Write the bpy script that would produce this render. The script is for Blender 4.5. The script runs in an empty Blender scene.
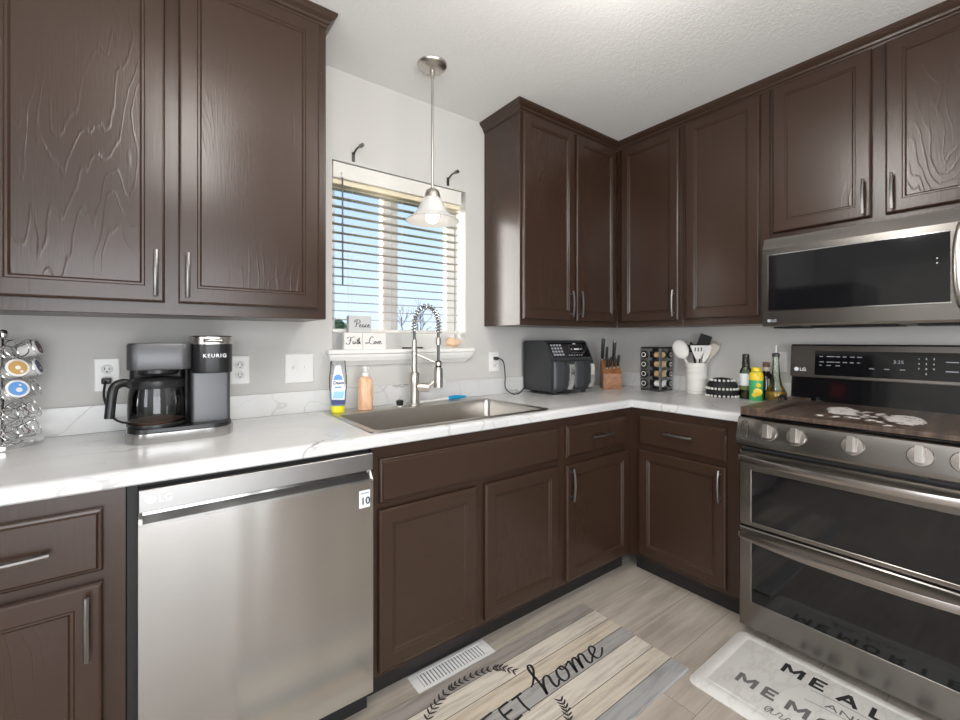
import bpy, bmesh, math, random
from mathutils import Vector, Matrix
R_ = math.radians
PI = math.pi
random.seed(7)
SC = bpy.context.scene
COL = SC.collection

# ------------------------------------------------------------------ camera, world, lights, exposure
cam_d = bpy.data.cameras.new('camera'); cam = bpy.data.objects.new('camera', cam_d); COL.objects.link(cam)
cam.location = (-2.6337, -1.968, 1.2254)
cam.rotation_euler = (R_(90), 0, R_(-36.909))
cam_d.sensor_width = 36; cam_d.lens = 16.257; cam_d.shift_y = -0.02066; cam_d.clip_start = 0.02
SC.camera = cam
SC.view_settings.view_transform = 'Standard'; SC.view_settings.look = 'None'
SC.view_settings.gamma = 1.0; SC.view_settings.use_curve_mapping = False
SC.view_settings.exposure = 0.14
SC.cycles.use_denoising = True
SC.cycles.max_bounces = 10; SC.cycles.diffuse_bounces = 5; SC.cycles.glossy_bounces = 5; SC.cycles.transmission_bounces = 8

W = bpy.data.worlds.new('sky'); SC.world = W; W.use_nodes = True
wn = W.node_tree; wn.nodes.clear()
wo = wn.nodes.new('ShaderNodeOutputWorld'); wb = wn.nodes.new('ShaderNodeBackground')
wt = wn.nodes.new('ShaderNodeTexCoord'); ws = wn.nodes.new('ShaderNodeSeparateXYZ'); wr = wn.nodes.new('ShaderNodeValToRGB')
wr.color_ramp.elements[0].position = 0.0; wr.color_ramp.elements[0].color = (0.70, 0.84, 1.0, 1)
wr.color_ramp.elements[1].position = 0.42; wr.color_ramp.elements[1].color = (0.34, 0.56, 0.95, 1)
wn.links.new(wt.outputs['Generated'], ws.inputs[0]); wn.links.new(ws.outputs['Z'], wr.inputs[0])
wn.links.new(wr.outputs[0], wb.inputs[0]); wb.inputs[1].default_value = 1.2
wn.links.new(wb.outputs[0], wo.inputs[0])

def area(name, loc, rot, sx, sy, power, col=(1, 1, 1)):
    l = bpy.data.lights.new(name, 'AREA'); l.shape = 'RECTANGLE'; l.size = sx; l.size_y = sy; l.energy = power; l.color = col
    o = bpy.data.objects.new(name, l); COL.objects.link(o); o.location = loc; o.rotation_euler = rot
    return o
# added daylight fills in unseen openings, behind the camera and at the side
area('patio_fill', (-2.75, -4.25, 1.1), (R_(90), 0, 0), 1.9, 2.05, 76, (0.98, 0.99, 1.0))
area('dining_fill', (-5.35, -2.9, 1.45), (R_(90), 0, R_(-90)), 1.7, 1.3, 46, (0.98, 0.99, 1.0))
LAMP_W = 9
# added hidden area light boosting window daylight on reveal and cabinet panels
wd = area('window_daylight_boost', (-3.6, 1.65, 2.05), (0, 0, 0), 2.2, 1.9, 230, (1.0, 0.965, 0.90))
wd.rotation_euler = (Vector((-1.6, 0.0, 1.65)) - Vector(wd.location)).to_track_quat('-Z', 'Y').to_euler()

# ------------------------------------------------------------------ materials
MATS = {}
def mat(name, col=(0.8, 0.8, 0.8), rough=0.5, metal=0.0, spec=0.5, **kw):
    m = bpy.data.materials.new(name); m.use_nodes = True
    b = m.node_tree.nodes['Principled BSDF']
    b.inputs['Base Color'].default_value = (*col, 1); b.inputs['Roughness'].default_value = rough
    b.inputs['Metallic'].default_value = metal; b.inputs['Specular IOR Level'].default_value = spec
    for k, v in kw.items(): b.inputs[k].default_value = v
    MATS[name] = m
    return m
def nt(m): return m.node_tree, m.node_tree.nodes, m.node_tree.links, m.node_tree.nodes['Principled BSDF']
def coords(m, scale=(1, 1, 1), loc=(0, 0, 0), rnd=False):
    t, n, l, b = nt(m)
    tc = n.new('ShaderNodeTexCoord'); mp = n.new('ShaderNodeMapping')
    mp.inputs['Scale'].default_value = scale; mp.inputs['Location'].default_value = loc
    src = tc.outputs['Object']
    if rnd:
        oi = n.new('ShaderNodeObjectInfo'); ml = n.new('ShaderNodeMath'); ml.operation = 'MULTIPLY'; ml.inputs[1].default_value = 37.0
        ad = n.new('ShaderNodeVectorMath'); ad.operation = 'ADD'
        l.new(oi.outputs['Random'], ml.inputs[0]); l.new(tc.outputs['Object'], ad.inputs[0]); l.new(ml.outputs[0], ad.inputs[1]); src = ad.outputs[0]
    l.new(src, mp.inputs[0]); return mp.outputs[0]
def noise(m, vec, scale, detail=3, rough=0.5):
    t, n, l, b = nt(m); x = n.new('ShaderNodeTexNoise'); x.inputs['Scale'].default_value = scale
    x.inputs['Detail'].default_value = detail; x.inputs['Roughness'].default_value = rough; l.new(vec, x.inputs['Vector']); return x.outputs['Fac']
def math_(m, op, a, b_=None, clamp=False):
    t, n, l, b = nt(m); x = n.new('ShaderNodeMath'); x.operation = op; x.use_clamp = clamp
    for i, v in enumerate((a, b_)):
        if v is None: continue
        if isinstance(v, (int, float)): x.inputs[i].default_value = v
        else: l.new(v, x.inputs[i])
    return x.outputs[0]
def ramp(m, fac, *stops):
    t, n, l, b = nt(m); x = n.new('ShaderNodeValToRGB'); e = x.color_ramp.elements
    while len(e) < len(stops): e.new(0.5)
    for el, (p, c) in zip(e, stops): el.position = p; el.color = (*c, 1)
    l.new(fac, x.inputs[0]); return x.outputs[0]
def mix(m, fac, a, b_):
    t, n, l, b = nt(m); x = n.new('ShaderNodeMix'); x.data_type = 'RGBA'
    for i, v in ((0, fac), (6, a), (7, b_)):
        if isinstance(v, (int, float)): x.inputs[i].default_value = v
        elif isinstance(v, tuple): x.inputs[i].default_value = (*v, 1)
        else: l.new(v, x.inputs[i])
    return x.outputs[2]
def bump(m, h, strength=0.3, dist=0.002):
    t, n, l, b = nt(m); x = n.new('ShaderNodeBump'); x.inputs['Strength'].default_value = strength; x.inputs['Distance'].default_value = dist
    l.new(h, x.inputs['Height']); l.new(x.outputs[0], b.inputs['Normal'])
def setc(m, c): nt(m)[2].new(c, nt(m)[3].inputs['Base Color'])

CABC = (0.038, 0.0198, 0.0123)
m = mat('cabinet_paint', CABC, 0.27, 0, 0.5)
h = noise(m, coords(m, (60, 60, 4), rnd=True), 3.0, 4); bump(m, h, 0.22, 0.0012)
m = mat('cabinet_panel', CABC, 0.25, 0, 0.55)
f1 = noise(m, coords(m, (3.2, 3.2, 0.62), rnd=True), 1.5, 3.5, 0.42)
w1 = math_(m, 'SINE', math_(m, 'MULTIPLY', f1, 210.0))
w1 = math_(m, 'POWER', math_(m, 'MAXIMUM', w1, 0.0), 6.0)
fine = noise(m, coords(m, (90, 90, 5), rnd=True), 3.0, 3)
msk = ramp(m, noise(m, coords(m, (2.2, 2.2, 1.1), rnd=True), 1.6, 1), (0.46, (0, 0, 0)), (0.68, (1, 1, 1)))
w1 = math_(m, 'MULTIPLY', math_(m, 'MULTIPLY', w1, msk), math_(m, 'MULTIPLY', fine, 1.6))
bump(m, math_(m, 'ADD', w1, math_(m, 'MULTIPLY', fine, 0.4)), 0.42, 0.0013)
mat('toe_black', (0.015, 0.013, 0.012), 0.5)
mat('dark_gap', (0.008, 0.008, 0.008), 0.6)
m = mat('wall_paint', (0.565, 0.553, 0.53), 0.7, 0, 0.3)
bump(m, noise(m, coords(m, (1, 1, 1)), 160, 2), 0.12, 0.001)
m = mat('ceiling_paint', (0.80, 0.795, 0.78), 0.85, 0, 0.2)
bump(m, ramp(m, noise(m, coords(m), 95, 3, 0.6), (0.40, (0, 0, 0)), (0.64, (1, 1, 1))), 0.24, 0.003)
mat('white_trim', (0.80, 0.79, 0.76), 0.4)
mat('white_plastic', (0.80, 0.79, 0.77), 0.3)
mat('slat_white', (0.74, 0.72, 0.67), 0.45); mat('slat_backlit', (0.40, 0.36, 0.31), 0.5); mat('slat_cream', (0.76, 0.68, 0.50), 0.45)  # blind slats are white; their backlit shade is put into the darker colour
mat('black_plastic', (0.012, 0.012, 0.013), 0.35)
mat('black_gloss', (0.006, 0.006, 0.007), 0.06, 0, 0.6)
mat('charcoal', (0.036, 0.037, 0.040), 0.36)
mat('grey_metal', (0.105, 0.105, 0.11), 0.38, 0.6)
mat('rack_metal', (0.30, 0.30, 0.30), 0.38, 0.8)
mat('handle_steel', (0.40, 0.37, 0.345), 0.26, 1.0)
mat('nickel', (0.56, 0.53, 0.49), 0.30, 1.0)
mat('chrome', (0.78, 0.78, 0.78), 0.10, 1.0)
mat('pull_metal', (0.24, 0.23, 0.22), 0.34, 1.0)
mat('dark_metal', (0.10, 0.095, 0.09), 0.35, 0.9)
def brushed(name, col, rough, aniso, sc, st=0.05):
    m = mat(name, col, rough, 1.0)
    t, n, l, b = nt(m)
    b.inputs['Anisotropic'].default_value = aniso; b.inputs['Anisotropic Rotation'].default_value = 0.25
    tg = n.new('ShaderNodeTangent'); tg.direction_type = 'RADIAL'; tg.axis = 'Z'; l.new(tg.outputs[0], b.inputs['Tangent'])
    wv = noise(m, coords(m, (7, 7, 0.5)), 1.0, 1); bump(m, wv, st, 0.03)
brushed('steel', (0.48, 0.475, 0.465), 0.17, 0.6, (2, 2, 160), 0.22)
brushed('strip_steel', (0.34, 0.335, 0.33), 0.34, 0.3, (2, 2, 160), 0.0)
brushed('sink_steel', (0.55, 0.52, 0.48), 0.30, 0.3, (150, 4, 4), 0.0)
brushed('black_steel', (0.25, 0.235, 0.22), 0.24, 0.5, (2, 2, 160), 0.02)
m = mat('marble', (0.78, 0.775, 0.76), 0.22, 0, 0.5)
v0 = coords(m, (1.0, 1.5, 1.0))
t, n, l, b = nt(m)
wn1 = n.new('ShaderNodeTexNoise'); wn1.inputs['Scale'].default_value = 1.6; wn1.inputs['Detail'].default_value = 5; l.new(v0, wn1.inputs['Vector'])
wa = n.new('ShaderNodeVectorMath'); wa.operation = 'MULTIPLY_ADD'; wa.inputs[1].default_value = (0.55, 0.55, 0.55); l.new(wn1.outputs['Color'], wa.inputs[0]); l.new(v0, wa.inputs[2])
def vein(scale, width, off):
    mp = n.new('ShaderNodeMapping'); mp.inputs['Location'].default_value = (off, off * 2, 0); mp.inputs['Rotation'].default_value = (0, 0, 0.5); mp.inputs['Scale'].default_value = (0.7, 1.6, 1.3); l.new(wa.outputs[0], mp.inputs[0])
    x = noise(m, mp.outputs[0], scale, 1.5, 0.35)
    d = math_(m, 'ABSOLUTE', math_(m, 'SUBTRACT', x, 0.5))
    return math_(m, 'SUBTRACT', 1.0, math_(m, 'DIVIDE', d, width), True)
va = vein(2.2, 0.006, 0.3); vb = vein(3.7, 0.008, 4.1)
mk = ramp(m, noise(m, coords(m, (1, 1, 1), (3, 1, 0)), 2.3, 2), (0.42, (0, 0, 0)), (0.60, (1, 1, 1)))
fac = math_(m, 'ADD', math_(m, 'MULTIPLY', va, mk), math_(m, 'MULTIPLY', vb, math_(m, 'MULTIPLY', mk, 0.45)), True)
cloud = ramp(m, noise(m, wa.outputs[0], 2.0, 4), (0.3, (0.60, 0.60, 0.60)), (0.65, (0.71, 0.71, 0.70)))
setc(m, mix(m, math_(m, 'MULTIPLY', fac, 0.75), cloud, (0.22, 0.20, 0.19)))
# vinyl plank floor
m = mat('plank_floor', (0.4, 0.34, 0.28), 0.42, 0, 0.4)
t, n, l, b = nt(m)
vc = coords(m)
bk = n.new('ShaderNodeTexBrick'); bk.inputs['Scale'].default_value = 1.0; bk.inputs['Brick Width'].default_value = 1.22; bk.inputs['Row Height'].default_value = 0.18
bk.inputs['Mortar Size'].default_value = 0.0012; bk.inputs['Mortar Smooth'].default_value = 0.2; bk.offset = 0.37
bk.inputs['Color1'].default_value = (0.2, 0.2, 0.2, 1); bk.inputs['Color2'].default_value = (0.8, 0.8, 0.8, 1); bk.inputs['Mortar'].default_value = (0, 0, 0, 1)
l.new(vc, bk.inputs['Vector'])
sv = n.new('ShaderNodeVectorMath'); sv.operation = 'ADD'; l.new(vc, sv.inputs[0]); l.new(bk.outputs['Color'], sv.inputs[1])
gm = n.new('ShaderNodeMapping'); gm.inputs['Scale'].default_value = (1.1, 16, 1); l.new(sv.outputs[0], gm.inputs[0])
g1 = noise(m, gm.outputs[0], 2.2, 6, 0.62)
gm2 = n.new('ShaderNodeMapping'); gm2.inputs['Scale'].default_value = (2.0, 5, 1); l.new(sv.outputs[0], gm2.inputs[0])
g2 = noise(m, gm2.outputs[0], 1.5, 4)
base = ramp(m, math_(m, 'ADD', math_(m, 'MULTIPLY', g1, 0.6), math_(m, 'MULTIPLY', g2, 0.4)), (0.33, (0.29, 0.245, 0.20)), (0.52, (0.47, 0.41, 0.345)), (0.70, (0.60, 0.54, 0.47)))
base = mix(m, math_(m, 'MULTIPLY', bk.outputs['Color'], 0.35), base, (0.50, 0.445, 0.38))
setc(m, mix(m, bk.outputs['Fac'], base, (0.22, 0.19, 0.16)))
bump(m, g1, 0.1, 0.001)
# glass
def glass(name, col=(1, 1, 1), rough=0.0, ior=1.45):
    m = mat(name, col, rough, 0, 0.5); b = nt(m)[3]; b.inputs['Transmission Weight'].default_value = 1.0; b.inputs['IOR'].default_value = ior; return m
m = bpy.data.materials.new('window_glass'); m.use_nodes = True; MATS['window_glass'] = m
t = m.node_tree; t.nodes.clear(); o_ = t.nodes.new('ShaderNodeOutputMaterial'); tr = t.nodes.new('ShaderNodeBsdfTransparent'); gl = t.nodes.new('ShaderNodeBsdfGlossy'); mx = t.nodes.new('ShaderNodeMixShader')
gl.inputs['Roughness'].default_value = 0.0; mx.inputs[0].default_value = 0.005
t.links.new(tr.outputs[0], mx.inputs[1]); t.links.new(gl.outputs[0], mx.inputs[2]); t.links.new(mx.outputs[0], o_.inputs[0])
def thin_glass(name, tint, gloss):
    m = bpy.data.materials.new(name); m.use_nodes = True; MATS[name] = m
    t = m.node_tree; t.nodes.clear(); o_ = t.nodes.new('ShaderNodeOutputMaterial'); tr = t.nodes.new('ShaderNodeBsdfTransparent'); gl = t.nodes.new('ShaderNodeBsdfGlossy'); mx = t.nodes.new('ShaderNodeMixShader'); fr = t.nodes.new('ShaderNodeFresnel')
    fr.inputs[0].default_value = gloss; tr.inputs[0].default_value = (*tint, 1); gl.inputs['Roughness'].default_value = 0.03
    t.links.new(fr.outputs[0], mx.inputs[0]); t.links.new(tr.outputs[0], mx.inputs[1]); t.links.new(gl.outputs[0], mx.inputs[2]); t.links.new(mx.outputs[0], o_.inputs[0])
thin_glass('carafe_glass', (0.80, 0.80, 0.80), 1.5)
thin_glass('clear_plastic', (0.90, 0.91, 0.92), 1.35)
thin_glass('green_glass', (0.62, 0.72, 0.60), 1.45)
thin_glass('cruet_glass', (0.86, 0.90, 0.84), 1.45)
thin_glass('jar_glass', (0.85, 0.85, 0.85), 1.4)
m = mat('frosted_glass', (0.66, 0.65, 0.63), 0.35, 0, 0.5); b = nt(m)[3]; b.inputs['Transmission Weight'].default_value = 0.1
m = mat('bulb_glow', (1, 1, 1), 0.4); b = nt(m)[3]; b.inputs['Emission Color'].default_value = (1, 0.96, 0.9, 1); b.inputs['Emission Strength'].default_value = 1.1
m = mat('lamp_diffuser', (1, 1, 1), 0.4); b = nt(m)[3]; b.inputs['Emission Color'].default_value = (1, 0.965, 0.91, 1); b.inputs['Emission Strength'].default_value = 16.0
for nm, c, r in (('white_paint', (0.82, 0.81, 0.79), 0.35), ('soap_orange', (0.72, 0.42, 0.24), 0.35), ('label_white', (0.80, 0.82, 0.85), 0.4), ('label_blue', (0.10, 0.30, 0.66), 0.4),
                 ('label_sky', (0.30, 0.58, 0.85), 0.4), ('label_navy', (0.03, 0.04, 0.16), 0.4), ('cap_yellow', (0.80, 0.74, 0.03), 0.35), ('brush_blue', (0.01, 0.30, 0.60), 0.35),
                 ('board_white', (0.76, 0.74, 0.71), 0.6), ('board_grey', (0.56, 0.56, 0.55), 0.6), ('ink', (0.02, 0.02, 0.022), 0.6), ('ink_grey', (0.16, 0.15, 0.15), 0.6), ('shell_peach', (0.74, 0.50, 0.32), 0.6), ('utensil_white', (0.74, 0.72, 0.68), 0.4),
                 ('utensil_beige', (0.58, 0.50, 0.42), 0.5), ('spice_tan', (0.55, 0.37, 0.20), 0.7), ('spice_pale', (0.66, 0.60, 0.38), 0.7), ('spice_dark', (0.05, 0.03, 0.025), 0.7), ('spice_green', (0.14, 0.17, 0.06), 0.7), ('spice_white', (0.80, 0.79, 0.77), 0.5),
                 ('fabric_black', (0.010, 0.010, 0.011), 0.7), ('bead_silver', (0.72, 0.70, 0.66), 0.3), ('olive_dark', (0.02, 0.022, 0.012), 0.3), ('oil_gold', (0.36, 0.20, 0.015), 0.15), ('oil_brown', (0.12, 0.06, 0.02), 0.2),
                 ('lemon_green', (0.06, 0.42, 0.15), 0.35), ('lemon_yellow', (0.85, 0.62, 0.03), 0.35), ('cork_brown', (0.16, 0.08, 0.05), 0.5), ('sauce_black', (0.015, 0.012, 0.012), 0.12), ('art_white', (0.78, 0.73, 0.70), 0.6),
                 ('vinyl_grey', (0.5, 0.5, 0.5), 0.5), ('grass', (0.12, 0.2, 0.05), 0.9), ('foliage', (0.30, 0.38, 0.22), 0.9), ('bark', (0.20, 0.17, 0.15), 0.9), ('red_tag', (0.5, 0.03, 0.03), 0.5), ('slot_dark', (0.03, 0.03, 0.03), 0.5),
                 ('vent_white', (0.78, 0.77, 0.75), 0.4), ('fridge_black', (0.02, 0.02, 0.021), 0.18), ('pod_white', (0.78, 0.77, 0.75), 0.4), ('brass', (0.55, 0.33, 0.10), 0.35), ('display_dim', (0.35, 0.37, 0.4), 0.5), ('stem_white', (0.7, 0.7, 0.7), 0.3)):
    mat(nm, c, r)
m = mat('walnut_board', (0.12, 0.08, 0.055), 0.45)
g = noise(m, coords(m, (14, 1.2, 3)), 2.5, 6, 0.65)
setc(m, ramp(m, g, (0.30, (0.022, 0.014, 0.010)), (0.50, (0.070, 0.044, 0.031)), (0.72, (0.17, 0.115, 0.08))))
m = mat('block_wood', (0.30, 0.12, 0.04), 0.4)
g = noise(m, coords(m, (30, 3, 30)), 2.0, 4); setc(m, ramp(m, g, (0.3, (0.19, 0.07, 0.025)), (0.7, (0.36, 0.16, 0.06))))
m = mat('crock_bark', (0.75, 0.73, 0.68), 0.6)
g = noise(m, coords(m, (2, 2, 40)), 2.0, 4, 0.6); setc(m, ramp(m, g, (0.30, (0.42, 0.39, 0.36)), (0.42, (0.72, 0.70, 0.65)), (0.7, (0.80, 0.79, 0.75)))); bump(m, g, 0.3, 0.002)
m = mat('soap_pearl', (0.72, 0.42, 0.24), 0.35)
g = noise(m, coords(m, (40, 40, 8)), 2.0, 3); setc(m, ramp(m, g, (0.35, (0.66, 0.36, 0.20)), (0.62, (0.84, 0.56, 0.38))))
# plank-print mat: boards along x, colours by row
m = mat('mat_print', (0.7, 0.65, 0.58), 0.6)
t, n, l, b = nt(m); tc = n.new('ShaderNodeTexCoord'); sp = n.new('ShaderNodeSeparateXYZ'); l.new(tc.outputs['Object'], sp.inputs[0])
MY0, MY1 = -1.147, -0.650
fy = math_(m, 'DIVIDE', math_(m, 'SUBTRACT', sp.outputs['Y'], MY0), MY1 - MY0)
cr = n.new('ShaderNodeValToRGB'); cr.color_ramp.interpolation = 'CONSTANT'; l.new(fy, cr.inputs[0])
rows = [(-1.147, (0.40, 0.395, 0.39)), (-1.079, (0.64, 0.57, 0.47)), (-1.003, (0.70, 0.64, 0.55)), (-0.922, (0.40, 0.385, 0.37)), (-0.857, (0.64, 0.555, 0.44)), (-0.790, (0.68, 0.62, 0.53)), (-0.715, (0.34, 0.305, 0.275))]
e = cr.color_ramp.elements
while len(e) < len(rows): e.new(0.5)
for el, (y, c) in zip(e, rows): el.position = max(0, (y - MY0) / (MY1 - MY0)); el.color = (*c, 1)
g = noise(m, coords(m, (2.0, 22, 1)), 2.0, 6, 0.65)
c1 = mix(m, 1.0, cr.outputs[0], ramp(m, g, (0.30, (0.62, 0.60, 0.58)), (0.55, (1, 1, 1))))
c1.node.blend_type = 'MULTIPLY'
seam = None
for y, c in rows[1:]:
    d = math_(m, 'LESS_THAN', math_(m, 'ABSOLUTE', math_(m, 'SUBTRACT', sp.outputs['Y'], y)), 0.0013)
    seam = d if seam is None else math_(m, 'MAXIMUM', seam, d)
setc(m, mix(m, seam, c1, (0.06, 0.05, 0.045)))
m = mat('mat_marble', (0.72, 0.70, 0.66), 0.45)
g = noise(m, coords(m, (1, 2.4, 1)), 3.0, 6, 0.6); g2 = noise(m, coords(m, (1, 1, 1), (5, 2, 0)), 2.5, 3)
vv = math_(m, 'SUBTRACT', 1.0, math_(m, 'DIVIDE', math_(m, 'ABSOLUTE', math_(m, 'SUBTRACT', g, 0.5)), 0.03), True)
cb = ramp(m, g2, (0.35, (0.66, 0.635, 0.595)), (0.6, (0.80, 0.785, 0.75)))
setc(m, mix(m, math_(m, 'MULTIPLY', vv, 0.22), cb, (0.42, 0.36, 0.31)))

# ------------------------------------------------------------------ mesh helpers
def newbm(): return bmesh.new()
def obj(name, bm, m, parent=None, smooth=False, mats2=None):
    bmesh.ops.recalc_face_normals(bm, faces=bm.faces)
    me = bpy.data.meshes.new(name); bm.to_mesh(me); bm.free()
    me.materials.append(MATS[m])
    for k in (mats2 or []): me.materials.append(MATS[k])
    if smooth:
        for p in me.polygons: p.use_smooth = True
        me.set_sharp_from_angle(angle=R_(38))
    o = bpy.data.objects.new(name, me); COL.objects.link(o)
    if parent is not None: o.parent = parent
    return o
def tag(o, label, cat, group=None):
    o['label'] = label; o['category'] = cat
    if group: o['group'] = group
    return o
def thing(name, label, cat, loc=(0, 0, 0), rz=0, group=None):
    o = bpy.data.objects.new(name, None); COL.objects.link(o); o.location = loc; o.rotation_euler = (0, 0, rz); o.empty_display_size = 0.05
    return tag(o, label, cat, group)
def struct(name, bm, m, parent=None, smooth=False):
    o = obj(name, bm, m, parent, smooth)
    if parent is None: o['kind'] = 'structure'
    return o
def bx(bm, x0, x1, y0, y1, z0, z1, bev=0.0, seg=1, mi=0):
    vs = [bm.verts.new((x, y, z)) for z in (z0, z1) for y in (y0, y1) for x in (x0, x1)]
    fs = [bm.faces.new([vs[i] for i in q]) for q in ((0, 2, 3, 1), (4, 5, 7, 6), (0, 1, 5, 4), (2, 6, 7, 3), (0, 4, 6, 2), (1, 3, 7, 5))]
    for f in fs: f.material_index = mi
    if bev > 0:
        es = list({e for f in fs for e in f.edges})
        bmesh.ops.bevel(bm, geom=es, offset=bev, segments=seg, affect='EDGES', profile=0.5)
    return bm
def box(x0, x1, y0, y1, z0, z1, bev=0.0, seg=1): return bx(newbm(), x0, x1, y0, y1, z0, z1, bev, seg)
def loft(bm, loops, cap0=True, cap1=True, closed=True, mi=0, mcap=None):
    rows = [[bm.verts.new(p) for p in lp] for lp in loops]
    n = len(rows[0])
    for a, b in zip(rows, rows[1:]):
        for i in range(n if closed else n - 1):
            j = (i + 1) % n
            f = bm.faces.new((a[i], a[j], b[j], b[i])); f.material_index = mi
    if cap0: bm.faces.new(rows[0][::-1])
    if cap1:
        f = bm.faces.new(rows[-1]); f.material_index = mi if mcap is None else mcap
    return bm
def rrect(x0, x1, y0, y1, r, z, n=6):
    pts = []
    for cx, cy, a0 in ((x1 - r, y1 - r, 0), (x0 + r, y1 - r, 90), (x0 + r, y0 + r, 180), (x1 - r, y0 + r, 270)):
        for i in range(n + 1):
            a = R_(a0 + 90 * i / n); pts.append((cx + r * math.cos(a), cy + r * math.sin(a), z))
    return pts
def lathe(bm, prof, n=32, c=(0, 0, 0), axis='Z', cap0=True, cap1=True):
    loops = []
    for r, z in prof:
        lp = []
        for i in range(n):
            a = 2 * PI * i / n; x, y = max(r, 1e-5) * math.cos(a), max(r, 1e-5) * math.sin(a)
            p = {'Z': (x, y, z), 'Y': (x, z, y), 'X': (z, x, y)}[axis]
            lp.append((p[0] + c[0], p[1] + c[1], p[2] + c[2]))
        loops.append(lp)
    return loft(bm, loops, cap0, cap1)
def tube(bm, pts, r, n=10, cap=True, flat=1.0):
    pts = [Vector(p) for p in pts]
    rr = r if isinstance(r, (list, tuple)) else [r] * len(pts)
    d0 = (pts[1] - pts[0]).normalized(); up = Vector((0, 0, 1)) if abs(d0.z) < 0.9 else Vector((0, 1, 0))
    u = d0.cross(up).normalized(); loops = []
    for i, p in enumerate(pts):
        d = (pts[min(i + 1, len(pts) - 1)] - pts[max(i - 1, 0)]).normalized()
        u = (u - d * u.dot(d)).normalized(); v = d.cross(u)
        loops.append([p + (u * math.cos(2 * PI * k / n) + v * math.sin(2 * PI * k / n) * flat) * rr[i] for k in range(n)])
    return loft(bm, loops, cap, cap)
def smooth_path(pts, k=6):
    P = [Vector(p) for p in pts]; out = []
    for i in range(len(P) - 1):
        a, b, c, d = P[max(i - 1, 0)], P[i], P[i + 1], P[min(i + 2, len(P) - 1)]
        for j in range(k):
            t = j / k
            out.append(0.5 * ((2 * b) + (c - a) * t + (2 * a - 5 * b + 4 * c - d) * t * t + (3 * b - a - 3 * c + d) * t ** 3))
    out.append(P[-1]); return out
def sweep(bm, path, prof):
    """path: plan points; prof: (outward, z) with outward to the right-hand side of the path"""
    P = [Vector((x, y)) for x, y in path]; loops = []
    nr = [Vector(((b - a).y, -(b - a).x)).normalized() for a, b in zip(P, P[1:])]
    for i, p in enumerate(P):
        if i == 0: o = nr[0]
        elif i == len(P) - 1: o = nr[-1]
        else:
            s = nr[i - 1] + nr[i]; o = s / (1 + nr[i - 1].dot(nr[i]))
        loops.append([(p.x + o.x * d, p.y + o.y * d, z) for d, z in prof])
    return loft(bm, loops)
def ribbon(bm, pts2, w, z=0.0, k=6, taper=False):
    """flat pen stroke through 2D points"""
    P = smooth_path([(x, y, 0) for x, y in pts2], k); L = []; Rr = []
    for i, p in enumerate(P):
        d = (P[min(i + 1, len(P) - 1)] - P[max(i - 1, 0)])
        d = d.normalized() if d.length > 1e-9 else Vector((1, 0, 0)); nn = Vector((-d.y, d.x, 0))
        ww = w * (0.35 + 0.65 * abs(d.y)) if taper else w
        L.append(bm.verts.new((p.x + nn.x * ww / 2, p.y + nn.y * ww / 2, z))); Rr.append(bm.verts.new((p.x - nn.x * ww / 2, p.y - nn.y * ww / 2, z)))
    for i in range(len(P) - 1): bm.faces.new((L[i], Rr[i], Rr[i + 1], L[i + 1]))
def txt(name, s, size, m, parent, loc, rot, bold=0.0, ext=0.0004, align='LEFT', sx=1.0, space=1.0):
    c = bpy.data.curves.new(name, 'FONT'); c.body = s; c.size = size; c.extrude = ext; c.offset = bold; c.align_x = align; c.resolution_u = 3; c.space_character = space
    o = bpy.data.objects.new(name, c); COL.objects.link(o)
    dg = bpy.context.evaluated_depsgraph_get(); dg.update()
    me = bpy.data.meshes.new_from_object(o.evaluated_get(dg)); bpy.data.objects.remove(o); me.materials.clear(); me.materials.append(MATS[m]); me.name = name
    t = bpy.data.objects.new(name, me); COL.objects.link(t); t.parent = parent; t.location = loc; t.rotation_euler = rot; t.scale = (sx, 1, 1)
    return t
def badge(name, parent, s, m, loc, rot):
    """round badge and two letters, as on the appliances"""
    t = txt(name, 'LG', s, m, parent, loc, rot, bold=s * 0.02)
    bm = newbm(); bm.from_mesh(t.data); bmesh.ops.translate(bm, verts=bm.verts, vec=(s * 0.95, 0, 0))
    r = s * 0.44; n = 24
    f = [bm.verts.new((s * 0.36 + r * math.cos(2 * PI * i / n), s * 0.36 + r * math.sin(2 * PI * i / n), 0.0004)) for i in range(n)]; bm.faces.new(f)
    bm.to_mesh(t.data); bm.free(); return t

FRONT = (R_(90), 0, 0)

# ------------------------------------------------------------------ room shell
CEIL = 2.458; XL = -5.2; YF = -4.2; WT = 0.16
OX0, OX1, OZ0, OZ1 = -1.992, -1.255, 1.182, 2.045
bm = newbm()
bx(bm, XL - WT, OX0, 0, WT, -0.1, CEIL + 0.1); bx(bm, OX1, WT, 0, WT, -0.1, CEIL + 0.1)
bx(bm, OX0, OX1, 0, WT, -0.1, OZ0 - 0.02); bx(bm, OX0, OX1, 0, WT, OZ1, CEIL + 0.1)
struct('wall_back', bm, 'wall_paint')
struct('wall_right', box(0, WT, YF - WT, 0, -0.1, CEIL + 0.1), 'wall_paint')
bm = newbm(); bx(bm, XL - WT, XL, -2.0, 0, -0.1, CEIL + 0.1); bx(bm, XL - WT, XL, YF - WT, -3.8, -0.1, CEIL + 0.1); bx(bm, XL - WT, XL, -3.8, -2.0, -0.1, 0.75); bx(bm, XL - WT, XL, -3.8, -2.0, 2.15, CEIL + 0.1)
struct('wall_left', bm, 'wall_paint')
bm = newbm(); bx(bm, XL, -3.75, YF - WT, YF, -0.1, CEIL + 0.1); bx(bm, -1.75, 0, YF - WT, YF, -0.1, CEIL + 0.1); bx(bm, -3.75, -1.75, YF - WT, YF, 2.15, CEIL + 0.1)
struct('wall_front', bm, 'wall_paint')
struct('floor', box(XL - WT, WT, YF - WT, WT, -0.12, 0.0), 'plank_floor')
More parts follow.
